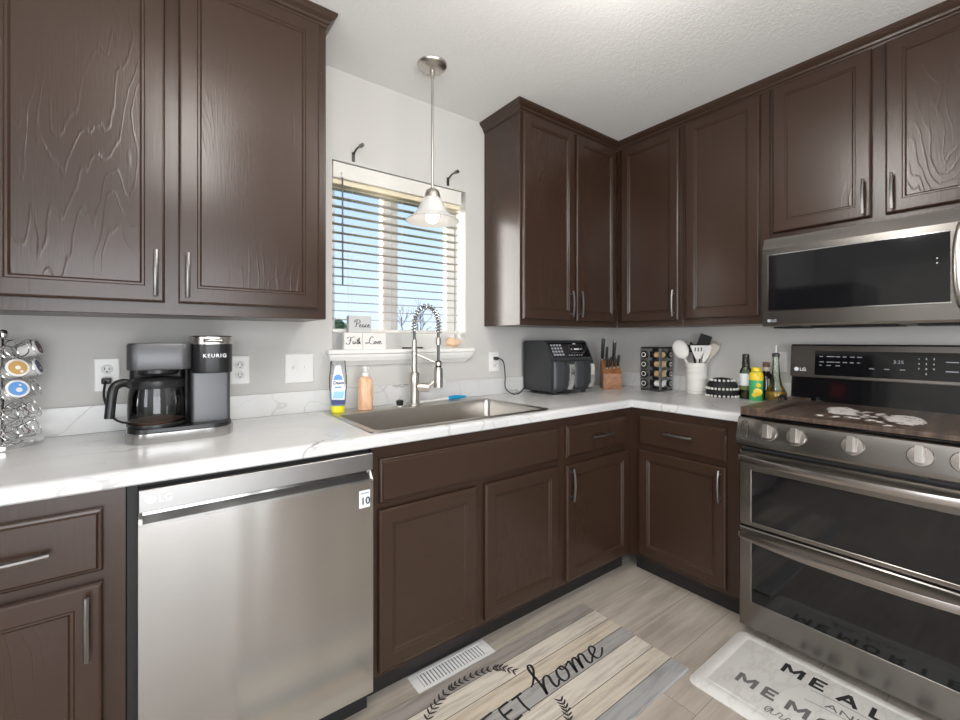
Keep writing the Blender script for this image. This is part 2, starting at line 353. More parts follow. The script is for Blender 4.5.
struct('ceiling', box(XL - WT, WT, YF - WT, WT, CEIL, CEIL + 0.12), 'ceiling_paint')
# ground outside
o = struct('ground', box(-60, 60, 0.6, 90, -0.7, -0.5), 'grass')
# six-panel door in the left wall (seen in the microwave glass)
d1 = bpy.data.objects.new('door_1', None); COL.objects.link(d1); d1['kind'] = 'structure'; d1.location = (XL, -0.95, 0)
bm = newbm(); bx(bm, 0.001, 0.035, -0.4, 0.4, 0.01, 2.03)
for (a, b_) in ((-0.33, -0.04), (0.04, 0.33)):
    for (c, d) in ((0.2, 0.85), (0.97, 1.55), (1.67, 1.92)):
        loft(bm, [[(x, y, z) for y, z in ((a + i, c + i), (b_ - i, c + i), (b_ - i, d - i), (a + i, d - i))] for x, i in ((0.0352, 0), (0.044, 0.012), (0.044, 0.03))], False, True)
obj('door_panel', bm, 'white_trim', d1)
bm = newbm()
bx(bm, 0.001, 0.022, -0.49, -0.41, 0, 2.12); bx(bm, 0.001, 0.022, 0.41, 0.49, 0, 2.12); bx(bm, 0.001, 0.022, -0.41, 0.41, 2.04, 2.12); obj('door_casing', bm, 'white_trim', d1)
# unseen patio opening behind the camera, added for its fill light
d2 = bpy.data.objects.new('door_2', None); COL.objects.link(d2); d2['kind'] = 'structure'; d2.location = (-2.75, YF, 0)
bm = newbm()
for a, b_ in ((-1.0, -0.94), (-0.03, 0.03), (0.94, 1.0)): bx(bm, a, b_, -0.1, -0.04, 0, 2.15)
bx(bm, -0.94, -0.03, -0.1, -0.04, 2.08, 2.15); bx(bm, 0.03, 0.94, -0.1, -0.04, 2.08, 2.15)
obj('door_frame', bm, 'white_trim', d2)

# ------------------------------------------------------------------ kitchen window
w1_ = bpy.data.objects.new('window_1', None); COL.objects.link(w1_); w1_['kind'] = 'structure'; w1_.location = ((OX0 + OX1) / 2, 0, OZ0)
hw = (OX1 - OX0) / 2; hz = OZ1 - OZ0
bm = newbm()
FY0, FY1 = 0.115, 0.155
bx(bm, -hw, -hw + 0.05, FY0, FY1, 0, hz); bx(bm, hw - 0.05, hw, FY0, FY1, 0, hz); bx(bm, -hw + 0.05, hw - 0.05, FY0, FY1, 0, 0.085); bx(bm, -hw + 0.05, hw - 0.05, FY0, FY1, hz - 0.05, hz)
bx(bm, -0.075, -0.027, FY0 - 0.01, FY1, 0.085, hz - 0.05, 0.003); bx(bm, -0.02, 0.015, FY0 + 0.005, FY1 + 0.001, 0.085, hz - 0.05, 0.003)
obj('window_frame', bm, 'white_trim', w1_)
obj('window_pane', box(-hw + 0.045, hw - 0.045, 0.140, 0.1405, 0.08, hz - 0.045), 'window_glass', w1_)
bm = newbm()
bx(bm, -hw - 0.03, hw + 0.03, -0.045, 0.115, -0.020, 0.0, 0.003)
# moulded apron under the stool, ends cut back
loft(bm, [[(-hw - 0.025 + i, -0.001, -0.021 - d), (hw + 0.025 - i, -0.001, -0.021 - d), (hw + 0.025 - i, -0.04 + i * 0.8, -0.021 - d), (-hw - 0.025 + i, -0.04 + i * 0.8, -0.021 - d)] for i, d in ((0, 0), (0.002, 0.012), (0.012, 0.03), (0.03, 0.045), (0.036, 0.052))])
obj('window_sill', bm, 'white_trim', w1_)
# blind
bl = thing('window_blind', 'white horizontal slat blind hanging open inside the kitchen window', 'window blind', (-1.63, 0.05, 1.90))
BX0, BX1 = -1.985 + 1.63, -1.276 + 1.63
obj('valance', box(BX0, BX1, -0.042, -0.030, 0.070, 0.1425, 0.003), 'slat_white', bl)
obj('head_rail', box(BX0 + 0.004, BX1 - 0.004, -0.027, 0.025, 0.085, 0.127), 'slat_white', bl)
obj('slat_stack', box(BX0 + 0.003, BX1 - 0.003, -0.026, 0.024, 0.046, 0.0715, 0.002), 'slat_cream', bl)
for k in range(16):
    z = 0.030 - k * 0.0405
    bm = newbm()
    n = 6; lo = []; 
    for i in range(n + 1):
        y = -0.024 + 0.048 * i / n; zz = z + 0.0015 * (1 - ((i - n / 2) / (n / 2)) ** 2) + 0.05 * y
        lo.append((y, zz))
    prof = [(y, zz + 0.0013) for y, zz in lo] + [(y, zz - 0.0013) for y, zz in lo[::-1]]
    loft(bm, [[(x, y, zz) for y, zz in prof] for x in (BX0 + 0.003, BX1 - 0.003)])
    o = obj('slat', bm, 'slat_backlit', bl, True)
obj('bottom_rail', box(BX0 + 0.003, BX1 - 0.003, -0.025, 0.025, -0.640, -0.622, 0.003), 'slat_white', bl)
for x in (-0.26, 0.0, 0.26):
    bm = newbm()
    for y in (-0.0262, 0.0262): tube(bm, [(x, y, 0.085), (x, y, -0.62)], 0.0008, 5)
    obj('ladder_cord', bm, 'slat_white', bl)
bm = newbm(); tube(bm, [(-1.945 + 1.63, -0.052, 0.075), (-1.945 + 1.63, -0.055, -0.42)], 0.0038, 8); obj('tilt_wand', bm, 'dark_metal', bl, True)
bm = newbm(); tube(bm, [(-1.945 + 1.63, -0.041, 0.092), (-1.945 + 1.63, -0.052, 0.092), (-1.945 + 1.63, -0.052, 0.07)], 0.005, 8); obj('wand_hook', bm, 'white_plastic', bl, True)

# ------------------------------------------------------------------ cabinets
def rectloop(x0, x1, z0, z1, i, y): return [(x0 + i, y, z0 + i), (x1 - i, y, z0 + i), (x1 - i, y, z1 - i), (x0 + i, y, z1 - i)]
def pull_bm(L, vertical=True):
    """arched bar pull, centred, standing off the face towards -y"""
    bm = newbm(); h = L / 2
    pts = [(-h + 0.012, 0.0), (-h + 0.010, -0.016), (-h + 0.006, -0.021), (-h * 0.55, -0.0265), (0, -0.0285), (h * 0.55, -0.0265), (h - 0.006, -0.021), (h - 0.010, -0.016), (h - 0.012, 0.0)]
    bar = smooth_path([(a, b, 0) for a, b in ((-h, -0.0195), (-h * 0.5, -0.0255), (0, -0.0275), (h * 0.5, -0.0255), (h, -0.0195))], 4)
    f = (lambda p: (0, p[1], p[0])) if vertical else (lambda p: (p[0], p[1], 0))
    tube(bm, [f(p) for p in bar], 0.0058, 8)
    for s in (-1, 1): tube(bm, [f((s * (h - 0.018), 0.0)), f((s * (h - 0.018), -0.022))], 0.0045, 8)
    return bm
def door_bm(x0, x1, z0, z1, y, t=0.02, rail=0.048):
    bm = newbm()
    L = [rectloop(x0, x1, z0, z1, 0, y), rectloop(x0, x1, z0, z1, 0, y - t + 0.006), rectloop(x0, x1, z0, z1, 0.003, y - t + 0.002), rectloop(x0, x1, z0, z1, 0.007, y - t),
         rectloop(x0, x1, z0, z1, rail, y - t), rectloop(x0, x1, z0, z1, rail + 0.003, y - t + 0.003), rectloop(x0, x1, z0, z1, rail + 0.008, y - t + 0.003), rectloop(x0, x1, z0, z1, rail + 0.013, y - t + 0.0085)]
    loft(bm, L, True, True, mcap=1); return bm
def drawer_bm(x0, x1, z0, z1, y, t=0.02):
    bm = newbm()
    L = [rectloop(x0, x1, z0, z1, 0, y), rectloop(x0, x1, z0, z1, 0, y - t + 0.009), rectloop(x0, x1, z0, z1, 0.003, y - t + 0.006), rectloop(x0, x1, z0, z1, 0.008, y - t + 0.005), rectloop(x0, x1, z0, z1, 0.012, y - t)]
    loft(bm, L, True, True, mcap=0); return bm
def cabinet(name, label, loc, rz, w, z0, z1, depth, doors=(), drawers=(), toe=False, hollow=False):
    t = thing(name, label, 'cabinet', loc, rz)
    fz0 = z0
    if hollow:
        bm = newbm(); bx(bm, 0, 0.018, -depth + 0.02, -0.002, z0, z1); bx(bm, w - 0.018, w, -depth + 0.02, -0.002, z0, z1); bx(bm, 0.018, w - 0.018, -depth + 0.02, -0.002, z0, z0 + 0.018); bx(bm, 0, w, -depth, -depth + 0.02, z0, z1)
        if toe: bx(bm, 0.0, w, -depth + 0.075, -depth + 0.095, 0.0, z0)
    else:
        bm = box(0, w, -depth, -0.002, z0, z1, 0.0015)
    obj('carcass', bm, 'cabinet_paint', t)
    if toe: obj('toe_kick', box(0.0, w, -depth + 0.055, -depth + 0.074, 0.0, z0 - 0.001), 'toe_black', t)
    for (x0, x1, a, b_, hx, hz_, L) in doors:
        d = obj('door', door_bm(x0, x1, a, b_, -depth - 0.0005), 'cabinet_paint', t, mats2=['cabinet_panel'])
        if hx is not None:
            hd = obj('handle', pull_bm(L), 'pull_metal', d, True); hd.location = (hx, -depth - 0.0195, hz_)
    for (x0, x1, a, b_, hx, hz_, L, nm) in drawers:
        d = obj(nm, drawer_bm(x0, x1, a, b_, -depth - 0.0005), 'cabinet_paint', t)
        if hx is not None:
            hd = obj('handle', pull_bm(L, False), 'pull_metal', d, True); hd.location = (hx, -depth - 0.0195, hz_)
    return t
CROWN = [(0.0, 2.405), (0.004, 2.405), (0.006, 2.415), (0.012, 2.420), (0.014, 2.428), (0.026, 2.438), (0.034, 2.448), (0.035, 2.4575), (0.0, 2.4575)]
UZ0, UZ1, UD = 1.304, 2.42, 0.304
# left wall cabinet
X = -3.03
cl = cabinet('wall_cabinet', 'dark brown two-door wall cabinet at left above the coffee maker', (X, 0, 0), 0, 0.916, UZ0, UZ1, UD,
        doors=[(-2.997 - X, -2.608 - X, 1.341, 2.402, -2.630 - X, 1.429, 0.137), (-2.573 - X, -2.144 - X, 1.341, 2.402, -2.550 - X, 1.429, 0.137)])
bm = newbm(); sweep(bm, [(0.0, -UD), (0.916, -UD), (0.916, -0.003)], CROWN); obj('crown_moulding', bm, 'cabinet_paint', cl)
# wall cabinets right of the window
X = -1.127
cabinet('wall_cabinet', 'dark brown two-door wall cabinet beside the window, side panel facing it', (X, 0, 0), 0, 0.822, UZ0, UZ1, UD,
        doors=[(-1.116 - X, -0.724 - X, 1.336, 2.404, -0.760 - X, 1.428, 0.145), (-0.703 - X, -0.333 - X, 1.336, 2.404, -0.682 - X, 1.428, 0.145)])
RZ = R_(-90)
cabinet('wall_cabinet', 'dark brown one-door wall cabinet in the corner above the spice rack', (0, -0.304, 0), RZ, 0.426, UZ0, UZ1, UD,
        doors=[(0.040, 0.408, 1.336, 2.404, 0.385, 1.431, 0.145)])
cabinet('wall_cabinet', 'dark brown wall cabinet without handle next to the microwave', (0, -0.731, 0), RZ, 0.420, UZ0, UZ1, UD,
        doors=[(0.020, 0.381, 1.341, 2.404, None, 0, 0)])
cabinet('wall_cabinet', 'short dark brown two-door wall cabinet mounted above the microwave', (0, -1.152, 0), RZ, 0.764, 1.693, UZ1, UD,
        doors=[(0.015, 0.365, 1.725, 2.404, 0.343, 1.808, 0.137), (0.407, 0.752, 1.725, 2.404, 0.429, 1.808, 0.137)])
bm = newbm(); sweep(bm, [(-1.127, -0.003), (-1.127, -UD), (-UD, -UD), (-UD, -1.916), (-0.003, -1.916)], CROWN)
# bring the sweep to the ceiling line
cm = obj('crown_moulding', bm, 'cabinet_paint'); tag(cm, 'dark crown moulding running along the tops of the right-hand wall cabinets', 'moulding')
cabinet('unseen_dark_cabinet', 'added unseen tall dark brown cabinet darkening the dishwasher reflection', (-0.25, YF, 0), R_(180), 1.30, 0.095, 2.15, 0.45, toe=True,  # added out of view to darken the right half of the dishwasher reflection
        doors=[(0.02, 0.64, 0.12, 2.12, 0.60, 1.1, 0.145), (0.66, 1.28, 0.12, 2.12, 0.70, 1.1, 0.145)])
# base cabinets
BD, BZ0, BZ1 = 0.60, 0.095, 0.871
X = -3.16
cabinet('base_cabinet', 'dark brown base cabinet left of the dishwasher with one drawer and door', (X, 0, 0), 0, 0.47, BZ0, BZ1, BD, toe=True, hollow=True,
        doors=[(0.03, -2.731 - X, 0.118, 0.656, -2.757 - X, 0.564, 0.145)], drawers=[(0.03, -2.731 - X, 0.682, 0.830, -2.895 - X, 0.752, 0.152, 'drawer')])
X = -2.060
cabinet('sink_cabinet', 'dark brown two-door sink base cabinet under the stainless sink', (X, 0, 0), 0, 0.908, BZ0, BZ1, BD, toe=True, hollow=True,
        doors=[(-2.038 - X, -1.631 - X, 0.118, 0.657, None, 0, 0), (-1.592 - X, -1.174 - X, 0.118, 0.657, None, 0, 0)], drawers=[(-2.034 - X, -1.174 - X, 0.680, 0.827, None, 0, 0, 'false_drawer_front')])
X = -1.152
cabinet('base_cabinet', 'dark brown base cabinet in the corner between sink cabinet and right-hand run', (X, 0, 0), 0, 0.552, BZ0, BZ1, BD, toe=True, hollow=True,
        doors=[(-1.120 - X, -0.644 - X, 0.112, 0.649, -1.096 - X, 0.560, 0.148)], drawers=[(-1.120 - X, -0.644 - X, 0.684, 0.828, -0.884 - X, 0.760, 0.152, 'drawer')])
cabinet('base_cabinet', 'dark brown base cabinet directly left of the range', (0, -0.600, 0), RZ, 0.551, BZ0, BZ1, BD, toe=True, hollow=True,
        doors=[(0.058, 0.490, 0.118, 0.660, 0.467, 0.576, 0.142)], drawers=[(0.058, 0.490, 0.684, 0.833, 0.278, 0.766, 0.140, 'drawer')])

# ------------------------------------------------------------------ worktop
CT = 0.912
SX0, SX1, SY0, SY1 = -2.030, -1.232, -0.578, -0.095
bm = newbm()
zb = 0.8725
bx(bm, -3.20, SX0, -0.606, -0.002, zb, CT); bx(bm, SX0, SX1, -0.606, SY0, zb, CT); bx(bm, SX0, SX1, SY1, -0.002, zb, CT)
bx(bm, SX1, -0.002, -0.606, -0.002, zb, CT); bx(bm, -0.606, -0.002, -1.155, -0.606, zb, CT)
EDGE = [(0.0, zb), (0.016, zb), (0.020, zb + 0.004), (0.020, CT - 0.014), (0.0185, CT - 0.008), (0.014, CT - 0.0035), (0.008, CT - 0.001), (0.0, CT)]
sweep(bm, [(-3.20, -0.606), (-0.606, -0.606), (-0.606, -1.155)], EDGE)
ct = obj('countertop', bm, 'marble'); tag(ct, 'white marble-look L-shaped countertop with thin grey veins', 'countertop')
bm = newbm(); bx(bm, -3.20, -0.021, -0.020, -0.0015, CT + 0.0002, 1.005, 0.002); bx(bm, -0.020, -0.0015, -1.155, -0.0015, CT + 0.0002, 1.005, 0.002)
obj('backsplash', bm, 'marble', ct)

# ------------------------------------------------------------------ sink, faucet and what stands there
sk = thing('kitchen_sink', 'stainless steel drop-in single-bowl sink set in the white countertop', 'sink', (-1.631, -0.34, CT))
bm = newbm()
ox0, ox1, oy0, oy1 = -0.422, 0.422, -0.260, 0.272
ix0, ix1, iy0, iy1 = -0.392, 0.392, -0.230, 0.165
loft(bm, [rrect(ox0, ox1, oy0, oy1, 0.02, 0.0008), rrect(ox0 + 0.001, ox1 - 0.001, oy0 + 0.001, oy1 - 0.001, 0.02, 0.004), rrect(ox0 + 0.006, ox1 - 0.006, oy0 + 0.006, oy1 - 0.006, 0.018, 0.006),
          rrect(ix0 - 0.006, ix1 + 0.006, iy0 - 0.006, iy1 + 0.006, 0.03, 0.005), rrect(ix0, ix1, iy0, iy1, 0.028, 0.001), rrect(ix0 + 0.004, ix1 - 0.004, iy0 + 0.004, iy1 - 0.004, 0.03, -0.02),
          rrect(ix0 + 0.012, ix1 - 0.012, iy0 + 0.012, iy1 - 0.012, 0.035, -0.185), rrect(ix0 + 0.03, ix1 - 0.03, iy0 + 0.03, iy1 - 0.03, 0.03, -0.205)], False, True)
obj('basin', bm, 'sink_steel', sk, True)
bm = newbm(); lathe(bm, [(0.045, -0.2045), (0.045, -0.202), (0.036, -0.2015), (0.032, -0.204)], 24); obj('drain', bm, 'chrome', sk, True)
FZ = CT + 0.0055
fx, fy_ = -1.640, -0.122
fa = thing('kitchen_faucet', 'brushed nickel pull-down faucet with spring coil neck behind the sink', 'faucet', (fx, fy_, FZ))
bm = newbm(); lathe(bm, [(0.029, 0.0), (0.029, 0.004), (0.024, 0.008), (0.0225, 0.05), (0.0225, 0.095), (0.024, 0.105), (0.024, 0.15), (0.0205, 0.155), (0.013, 0.158)], 24); obj('body', bm, 'nickel', fa, True)
bm = newbm(); lathe(bm, [(0.0135, 0.155), (0.0135, 0.235), (0.0160, 0.237), (0.0160, 0.252), (0.0130, 0.255), (0.0120, 0.310)], 20); obj('riser', bm, 'nickel', fa, True)
hx_, hy_ = 0.088, -0.075
arc = []
for i in range(25):
    a = PI * i / 24
    arc.append((hx_ / 2 * (1 - math.cos(a)), hy_ / 2 * (1 - math.cos(a)), 0.375 + 0.092 * math.sin(a)))
arc = [(0, 0, 0.30), (0, 0, 0.345)] + arc + [(hx_, hy_, 0.345), (hx_, hy_, 0.30)]
arc = smooth_path(arc, 3)
bm = newbm(); tube(bm, arc, 0.0068, 10); tube(bm, [(hx_, hy_, 0.305), (hx_, hy_, 0.195)], 0.0070, 12); obj('hose', bm, 'grey_metal', fa, True)
bm = newbm(); N = 21; cl_ = []
path = arc[3:-3]
acc = [0.0]
for p, q in zip(path, path[1:]): acc.append(acc[-1] + (q - p).length)
steps = 20 * N
u = Vector((0.65, -0.76, 0)).normalized(); side = Vector((hx_, hy_, 0)).normalized(); bn = Vector((0, 0, 1)).cross(side)
j = 0
for s in range(steps + 1):
    L_ = acc[-1] * s / steps
    while j < len(acc) - 2 and acc[j + 1] < L_: j += 1
    tt = (L_ - acc[j]) / max(1e-9, acc[j + 1] - acc[j]); p = path[j].lerp(path[j + 1], tt); d = (path[j + 1] - path[j]).normalized(); nn = d.cross(bn).normalized()
    a = 2 * PI * N * s / steps
    cl_.append(p + nn * 0.0145 * math.cos(a) + bn * 0.0145 * math.sin(a))
tube(bm, cl_, 0.0026, 6); obj('spring', bm, 'chrome', fa, True)
bm = newbm(); lathe(bm, [(0.010, 0.285), (0.0125, 0.287), (0.0125, 0.318), (0.010, 0.320)], 16, (hx_, hy_, 0)); obj('collar', bm, 'nickel', fa, True)
bm = newbm(); lathe(bm, [(0.011, 0.178), (0.014, 0.180), (0.014, 0.208), (0.011, 0.210)], 16, (hx_, hy_, 0)); obj('hose_connector', bm, 'black_plastic', fa, True)
bm = newbm(); lathe(bm, [(0.0195, 0.082), (0.0215, 0.084), (0.0220, 0.110), (0.0215, 0.168), (0.0175, 0.178), (0.010, 0.179)], 20, (hx_, hy_, 0)); obj('spray_head', bm, 'nickel', fa, True)
bm = newbm(); tube(bm, [(0, 0, 0.244), (hx_ * 0.9, hy_ * 0.9, 0.200)], 0.0048, 8)
lathe(bm, [(0.0125, 0.188), (0.0165, 0.188), (0.0165, 0.204), (0.0125, 0.204)], 16, (hx_, hy_, 0)); obj('docking_arm', bm, 'nickel', fa, True)
bm = newbm(); tube(bm, [(0.015, -0.005, 0.085), (0.062, -0.036, 0.080)], 0.0215, 16); tube(bm, smooth_path([(0.056, -0.032, 0.084), (0.080, -0.040, 0.104), (0.118, -0.050, 0.150)], 4), [0.011, 0.010, 0.009, 0.008, 0.007, 0.006, 0.0055, 0.005, 0.005], 8); obj('lever', bm, 'nickel', fa, True)
# stopper
st = thing('sink_stopper', 'chrome sink stopper with black knob on the rear rim', 'sink stopper', (-1.715, -0.120, FZ))
bm = newbm(); lathe(bm, [(0.033, 0.0), (0.034, 0.004), (0.025, 0.008), (0.014, 0.010)], 24); obj('flange', bm, 'chrome', st, True)
bm = newbm(); lathe(bm, [(0.012, 0.008), (0.017, 0.012), (0.018, 0.024), (0.012, 0.028)], 20); obj('knob', bm, 'black_plastic', st, True)
bm = newbm(); tube(bm, [(0, 0, 0.027), (0, 0, 0.045)], 0.0022, 8); obj('stem', bm, 'chrome', st, True)
# dish brush
br = thing('dish_brush', 'white and blue handled dish brush lying on the sink rim', 'brush', (-1.455, -0.100, FZ), R_(6))
bm = newbm(); tube(bm, [(0.02, 0, 0.011), (0.05, 0, 0.012), (0.10, 0, 0.012), (0.145, 0, 0.010)], [0.0095, 0.011, 0.010, 0.004], 10); obj('grip', bm, 'brush_blue', br, True)
bm = newbm(); tube(bm, [(0.025, 0, 0.010), (-0.03, 0, 0.009), (-0.10, 0, 0.008), (-0.14, 0, 0.009)], [0.009, 0.006, 0.0045, 0.005], 8)
lathe(bm, [(0.016, 0.006), (0.018, 0.010), (0.014, 0.014)], 14, (-0.150, 0, 0)); obj('neck', bm, 'white_plastic', br, True)
# dish soap
ds = thing('dish_soap_bottle', 'clear inverted dish soap bottle with yellow cap by the sink', 'dish soap', (-2.008, -0.128, CT + 0.006), R_(-19))
def oval(bm, prof, n=28, sy=0.62, cap0=True, cap1=True):
    loft(bm, [[(r * math.cos(2 * PI * i / n), r * sy * math.sin(2 * PI * i / n), z) for i in range(n)] for r, z in prof], cap0, cap1)
bm = newbm(); oval(bm, [(0.026, 0.030), (0.030, 0.036), (0.033, 0.07), (0.036, 0.11), (0.036, 0.15), (0.032, 0.19), (0.031, 0.214), (0.028, 0.220)]); obj('bottle', bm, 'clear_plastic', ds, True)
bm = newbm(); oval(bm, [(0.025, 0.0), (0.027, 0.002), (0.028, 0.026), (0.026, 0.030)]); obj('cap', bm, 'cap_yellow', ds, True)
bm = newbm(); oval(bm, [(0.0255, 0.0305), (0.0285, 0.036), (0.0315, 0.07), (0.0325, 0.09)]); obj('liquid', bm, 'label_sky', ds, True)
def onlabel(nm, pts, m_, z, y):
    bm = newbm(); f = [bm.verts.new((x, y, zz)) for x, zz in pts]; bm.faces.new(f); r = bmesh.ops.extrude_face_region(bm, geom=bm.faces[:]); bmesh.ops.translate(bm, verts=[v for v in r['geom'] if isinstance(v, bmesh.types.BMVert)], vec=(0, 0.0008, 0)); return obj(nm, bm, m_, ds)
lab = onlabel('label', [(-0.024, 0.05), (0.026, 0.05), (0.028, 0.10), (0.022, 0.145), (0.010, 0.20), (-0.010, 0.20), (-0.022, 0.145), (-0.026, 0.10)], 'label_white', 0, -0.0242)
onlabel('label_crest', [(-0.019, 0.140), (0.019, 0.140), (0.015, 0.155), (0.006, 0.163), (-0.006, 0.163), (-0.015, 0.155)], 'label_blue', 0, -0.0252)
onlabel('label_ribbon', [(-0.022, 0.062), (0.020, 0.062), (0.026, 0.092), (-0.016, 0.092)], 'label_sky', 0, -0.0252)
onlabel('label_band', [(-0.024, 0.036), (0.024, 0.036), (0.028, 0.055), (-0.026, 0.058)], 'label_navy', 0, -0.0252)
txt('lettering', 'Dawn', 0.018, 'label_navy', ds, (-0.019, -0.0255, 0.122), FRONT, bold=0.0006)
onlabel('label_line', [(-0.014, 0.106), (0.014, 0.106), (0.014, 0.112), (-0.014, 0.112)], 'label_blue', 0, -0.0252)
# hand soap
hs = thing('hand_soap_bottle', 'orange hand soap bottle with clear pump next to the dish soap', 'hand soap', (-1.885, -0.125, CT + 0.006))
bm = newbm(); lathe(bm, [(0.030, 0.0), (0.033, 0.003), (0.0335, 0.10), (0.0325, 0.125), (0.026, 0.140), (0.016, 0.146), (0.013, 0.148)], 28); obj('bottle', bm, 'soap_pearl', hs, True)
bm = newbm(); lathe(bm, [(0.014, 0.148), (0.016, 0.150), (0.016, 0.164), (0.012, 0.167), (0.007, 0.168), (0.007, 0.182), (0.012, 0.183), (0.012, 0.190), (0.004, 0.191)], 18); tube(bm, [(0, 0, 0.186), (0, -0.03, 0.185)], 0.004, 8); obj('pump', bm, 'white_plastic', hs, True)

# ------------------------------------------------------------------ things on the sill
SZ = OZ0 + 0.0004
def word_block(nm, label, x0, x1, y0, z0, z1, m_, word, strokes=None):
    t = thing('sign_block', label, 'sign', ((x0 + x1) / 2, y0, z0), 0)
    w = x1 - x0; hgt = z1 - z0
    obj('block', box(-w / 2, w / 2, 0, 0.03, 0, hgt, 0.0015), m_, t)
    bm = newbm()
    for s in strokes: ribbon(bm, [((x - 0.5) * w, z * hgt) for x, z in s], 0.0042, 0.0, 5, True)
    for v in bm.verts: v.co = Vector((v.co.x, -0.0008, v.co.y))
    obj('lettering', bm, 'ink', t)
    return t
def shift(strokes, dx): return [[(x + dx, y) for x, y in s] for s in strokes]
S_a = [[(0.10, 0.48), (0.03, 0.48), (0.01, 0.38), (0.06, 0.33), (0.10, 0.42), (0.10, 0.35), (0.15, 0.36)]]
S_e = [[(0.0, 0.40), (0.06, 0.44), (0.05, 0.49), (0.01, 0.44), (0.01, 0.36), (0.06, 0.33), (0.12, 0.37)]]
S_c = [[(0.08, 0.47), (0.03, 0.48), (0.0, 0.40), (0.03, 0.34), (0.10, 0.37)]]
S_o = [[(0.05, 0.48), (0.01, 0.43), (0.02, 0.35), (0.07, 0.34), (0.09, 0.42), (0.05, 0.48), (0.13, 0.46)]]
S_v = [[(0.0, 0.48), (0.03, 0.35), (0.06, 0.35), (0.09, 0.48), (0.13, 0.46)]]
S_i = [[(0.02, 0.47), (0.02, 0.36), (0.07, 0.36)], [(0.025, 0.56), (0.03, 0.58)]]
S_t = [[(0.04, 0.62), (0.02, 0.38), (0.05, 0.34), (0.09, 0.37)], [(-0.01, 0.52), (0.08, 0.53)]]
S_h = [[(0.0, 0.40), (0.05, 0.66), (0.02, 0.66), (0.01, 0.34), (0.05, 0.47), (0.08, 0.44), (0.08, 0.34), (0.12, 0.37)]]
S_P = [[(0.36, 0.74), (0.32, 0.40), (0.24, 0.34)], [(0.25, 0.60), (0.30, 0.76), (0.46, 0.76), (0.48, 0.60), (0.36, 0.52)]]
S_F = [[(0.14, 0.66), (0.24, 0.74), (0.44, 0.72), (0.54, 0.78)], [(0.36, 0.72), (0.28, 0.36), (0.16, 0.32), (0.08, 0.40)], [(0.22, 0.53), (0.42, 0.55)]]
S_L = [[(0.44, 0.70), (0.38, 0.78), (0.30, 0.66), (0.26, 0.42), (0.14, 0.34), (0.12, 0.42), (0.24, 0.40), (0.40, 0.32), (0.50, 0.40)]]
word_block('a', 'small white block lettered Faith standing on the window sill', -1.948, -1.862, -0.034, SZ, SZ + 0.077, 'board_white', 'Faith',
           S_F + shift(S_a, 0.45) + shift(S_i, 0.60) + shift(S_t, 0.68) + shift(S_h, 0.77))
word_block('b', 'wide white block lettered Love right of the Faith block', -1.860, -1.745, -0.034, SZ, SZ + 0.077, 'board_white', 'Love',
           S_L + shift(S_o, 0.46) + shift(S_v, 0.58) + shift(S_e, 0.70))
word_block('c', 'grey block lettered Peace stacked on top of two white blocks', -1.927, -1.819, -0.034, SZ + 0.0776, SZ + 0.155, 'board_grey', 'Peace',
           S_P + shift(S_e, 0.46) + shift(S_a, 0.58) + shift(S_c, 0.73) + shift(S_e, 0.83))
bm = newbm(); tube(bm, [(-0.06, 0, 0.004), (-0.008, 0, 0.004)], 0.004, 8); tube(bm, [(-0.004, 0, 0.004), (0.05, 0, 0.0045), (0.057, 0, 0.0045)], [0.0042, 0.0045, 0.003], 8)
pn = obj('pen', bm, 'black_plastic', None, True); pn.location = (-1.590, -0.015, SZ); tag(pn, 'black pen lying on the sill behind the faucet', 'pen')
# seashell
bm = newbm(); lp = []; rq = random.Random(4)
for i in range(13):
    u_ = i / 12; r = 0.024 * math.sin(PI * (0.06 + 0.9 * u_)) ** 0.8 * (1.15 - 0.5 * u_) + 0.002
    row = []
    for k in range(24):
        a = 2 * PI * k / 24; f_ = 1 + 0.30 * max(0, math.cos(5 * a + 2.2 * u_)) * (0.4 + 0.6 * math.sin(9 * u_) ** 2)
        row.append((-0.040 + 0.080 * u_ , r * f_ * math.cos(a) * 0.8, r * f_ * math.sin(a) + 0.004 * math.sin(7 * u_)))
    lp.append(row)
loft(bm, lp); mz = min(v.co.z for v in bm.verts); bmesh.ops.translate(bm, verts=bm.verts, vec=(0, 0, -mz))
sh = obj('seashell', bm, 'shell_peach', None, True); sh.location = (-1.345, -0.012, SZ); sh.rotation_euler = (0, 0, R_(-20)); tag(sh, 'peach coloured seashell at the right end of the window sill', 'shell')

# ------------------------------------------------------------------ pendant lamp and brackets
pd = thing('pendant_lamp', 'brushed nickel pendant lamp with white bell glass shade before the window', 'lamp', (-1.640, -0.290, CEIL))
bm = newbm(); lathe(bm, [(0.066, -0.0005), (0.066, -0.006), (0.060, -0.014), (0.040, -0.024), (0.016, -0.028)], 32); obj('canopy', bm, 'nickel', pd, True)
bm = newbm(); tube(bm, [(0, 0, -0.026), (0, 0, -0.060)], 0.010, 12); tube(bm, [(0, 0, -0.058), (0, 0, -0.56)], 0.0058, 10); obj('rod', bm, 'nickel', pd, True)
bm = newbm(); lathe(bm, [(0.008, -0.552), (0.014, -0.556), (0.028, -0.564), (0.034, -0.578), (0.0365, -0.599), (0.033, -0.600)], 24); obj('socket_cup', bm, 'nickel', pd, True)
bm = newbm(); sp_ = [(0.028, -0.592), (0.037, -0.598), (0.048, -0.614), (0.057, -0.632), (0.066, -0.650), (0.079, -0.670), (0.098, -0.686), (0.114, -0.695), (0.119, -0.700)]
lathe(bm, sp_ + [(r - 0.004, z - 0.001) for r, z in sp_[::-1]], 40, cap0=False, cap1=False); obj('shade', bm, 'frosted_glass', pd, True)
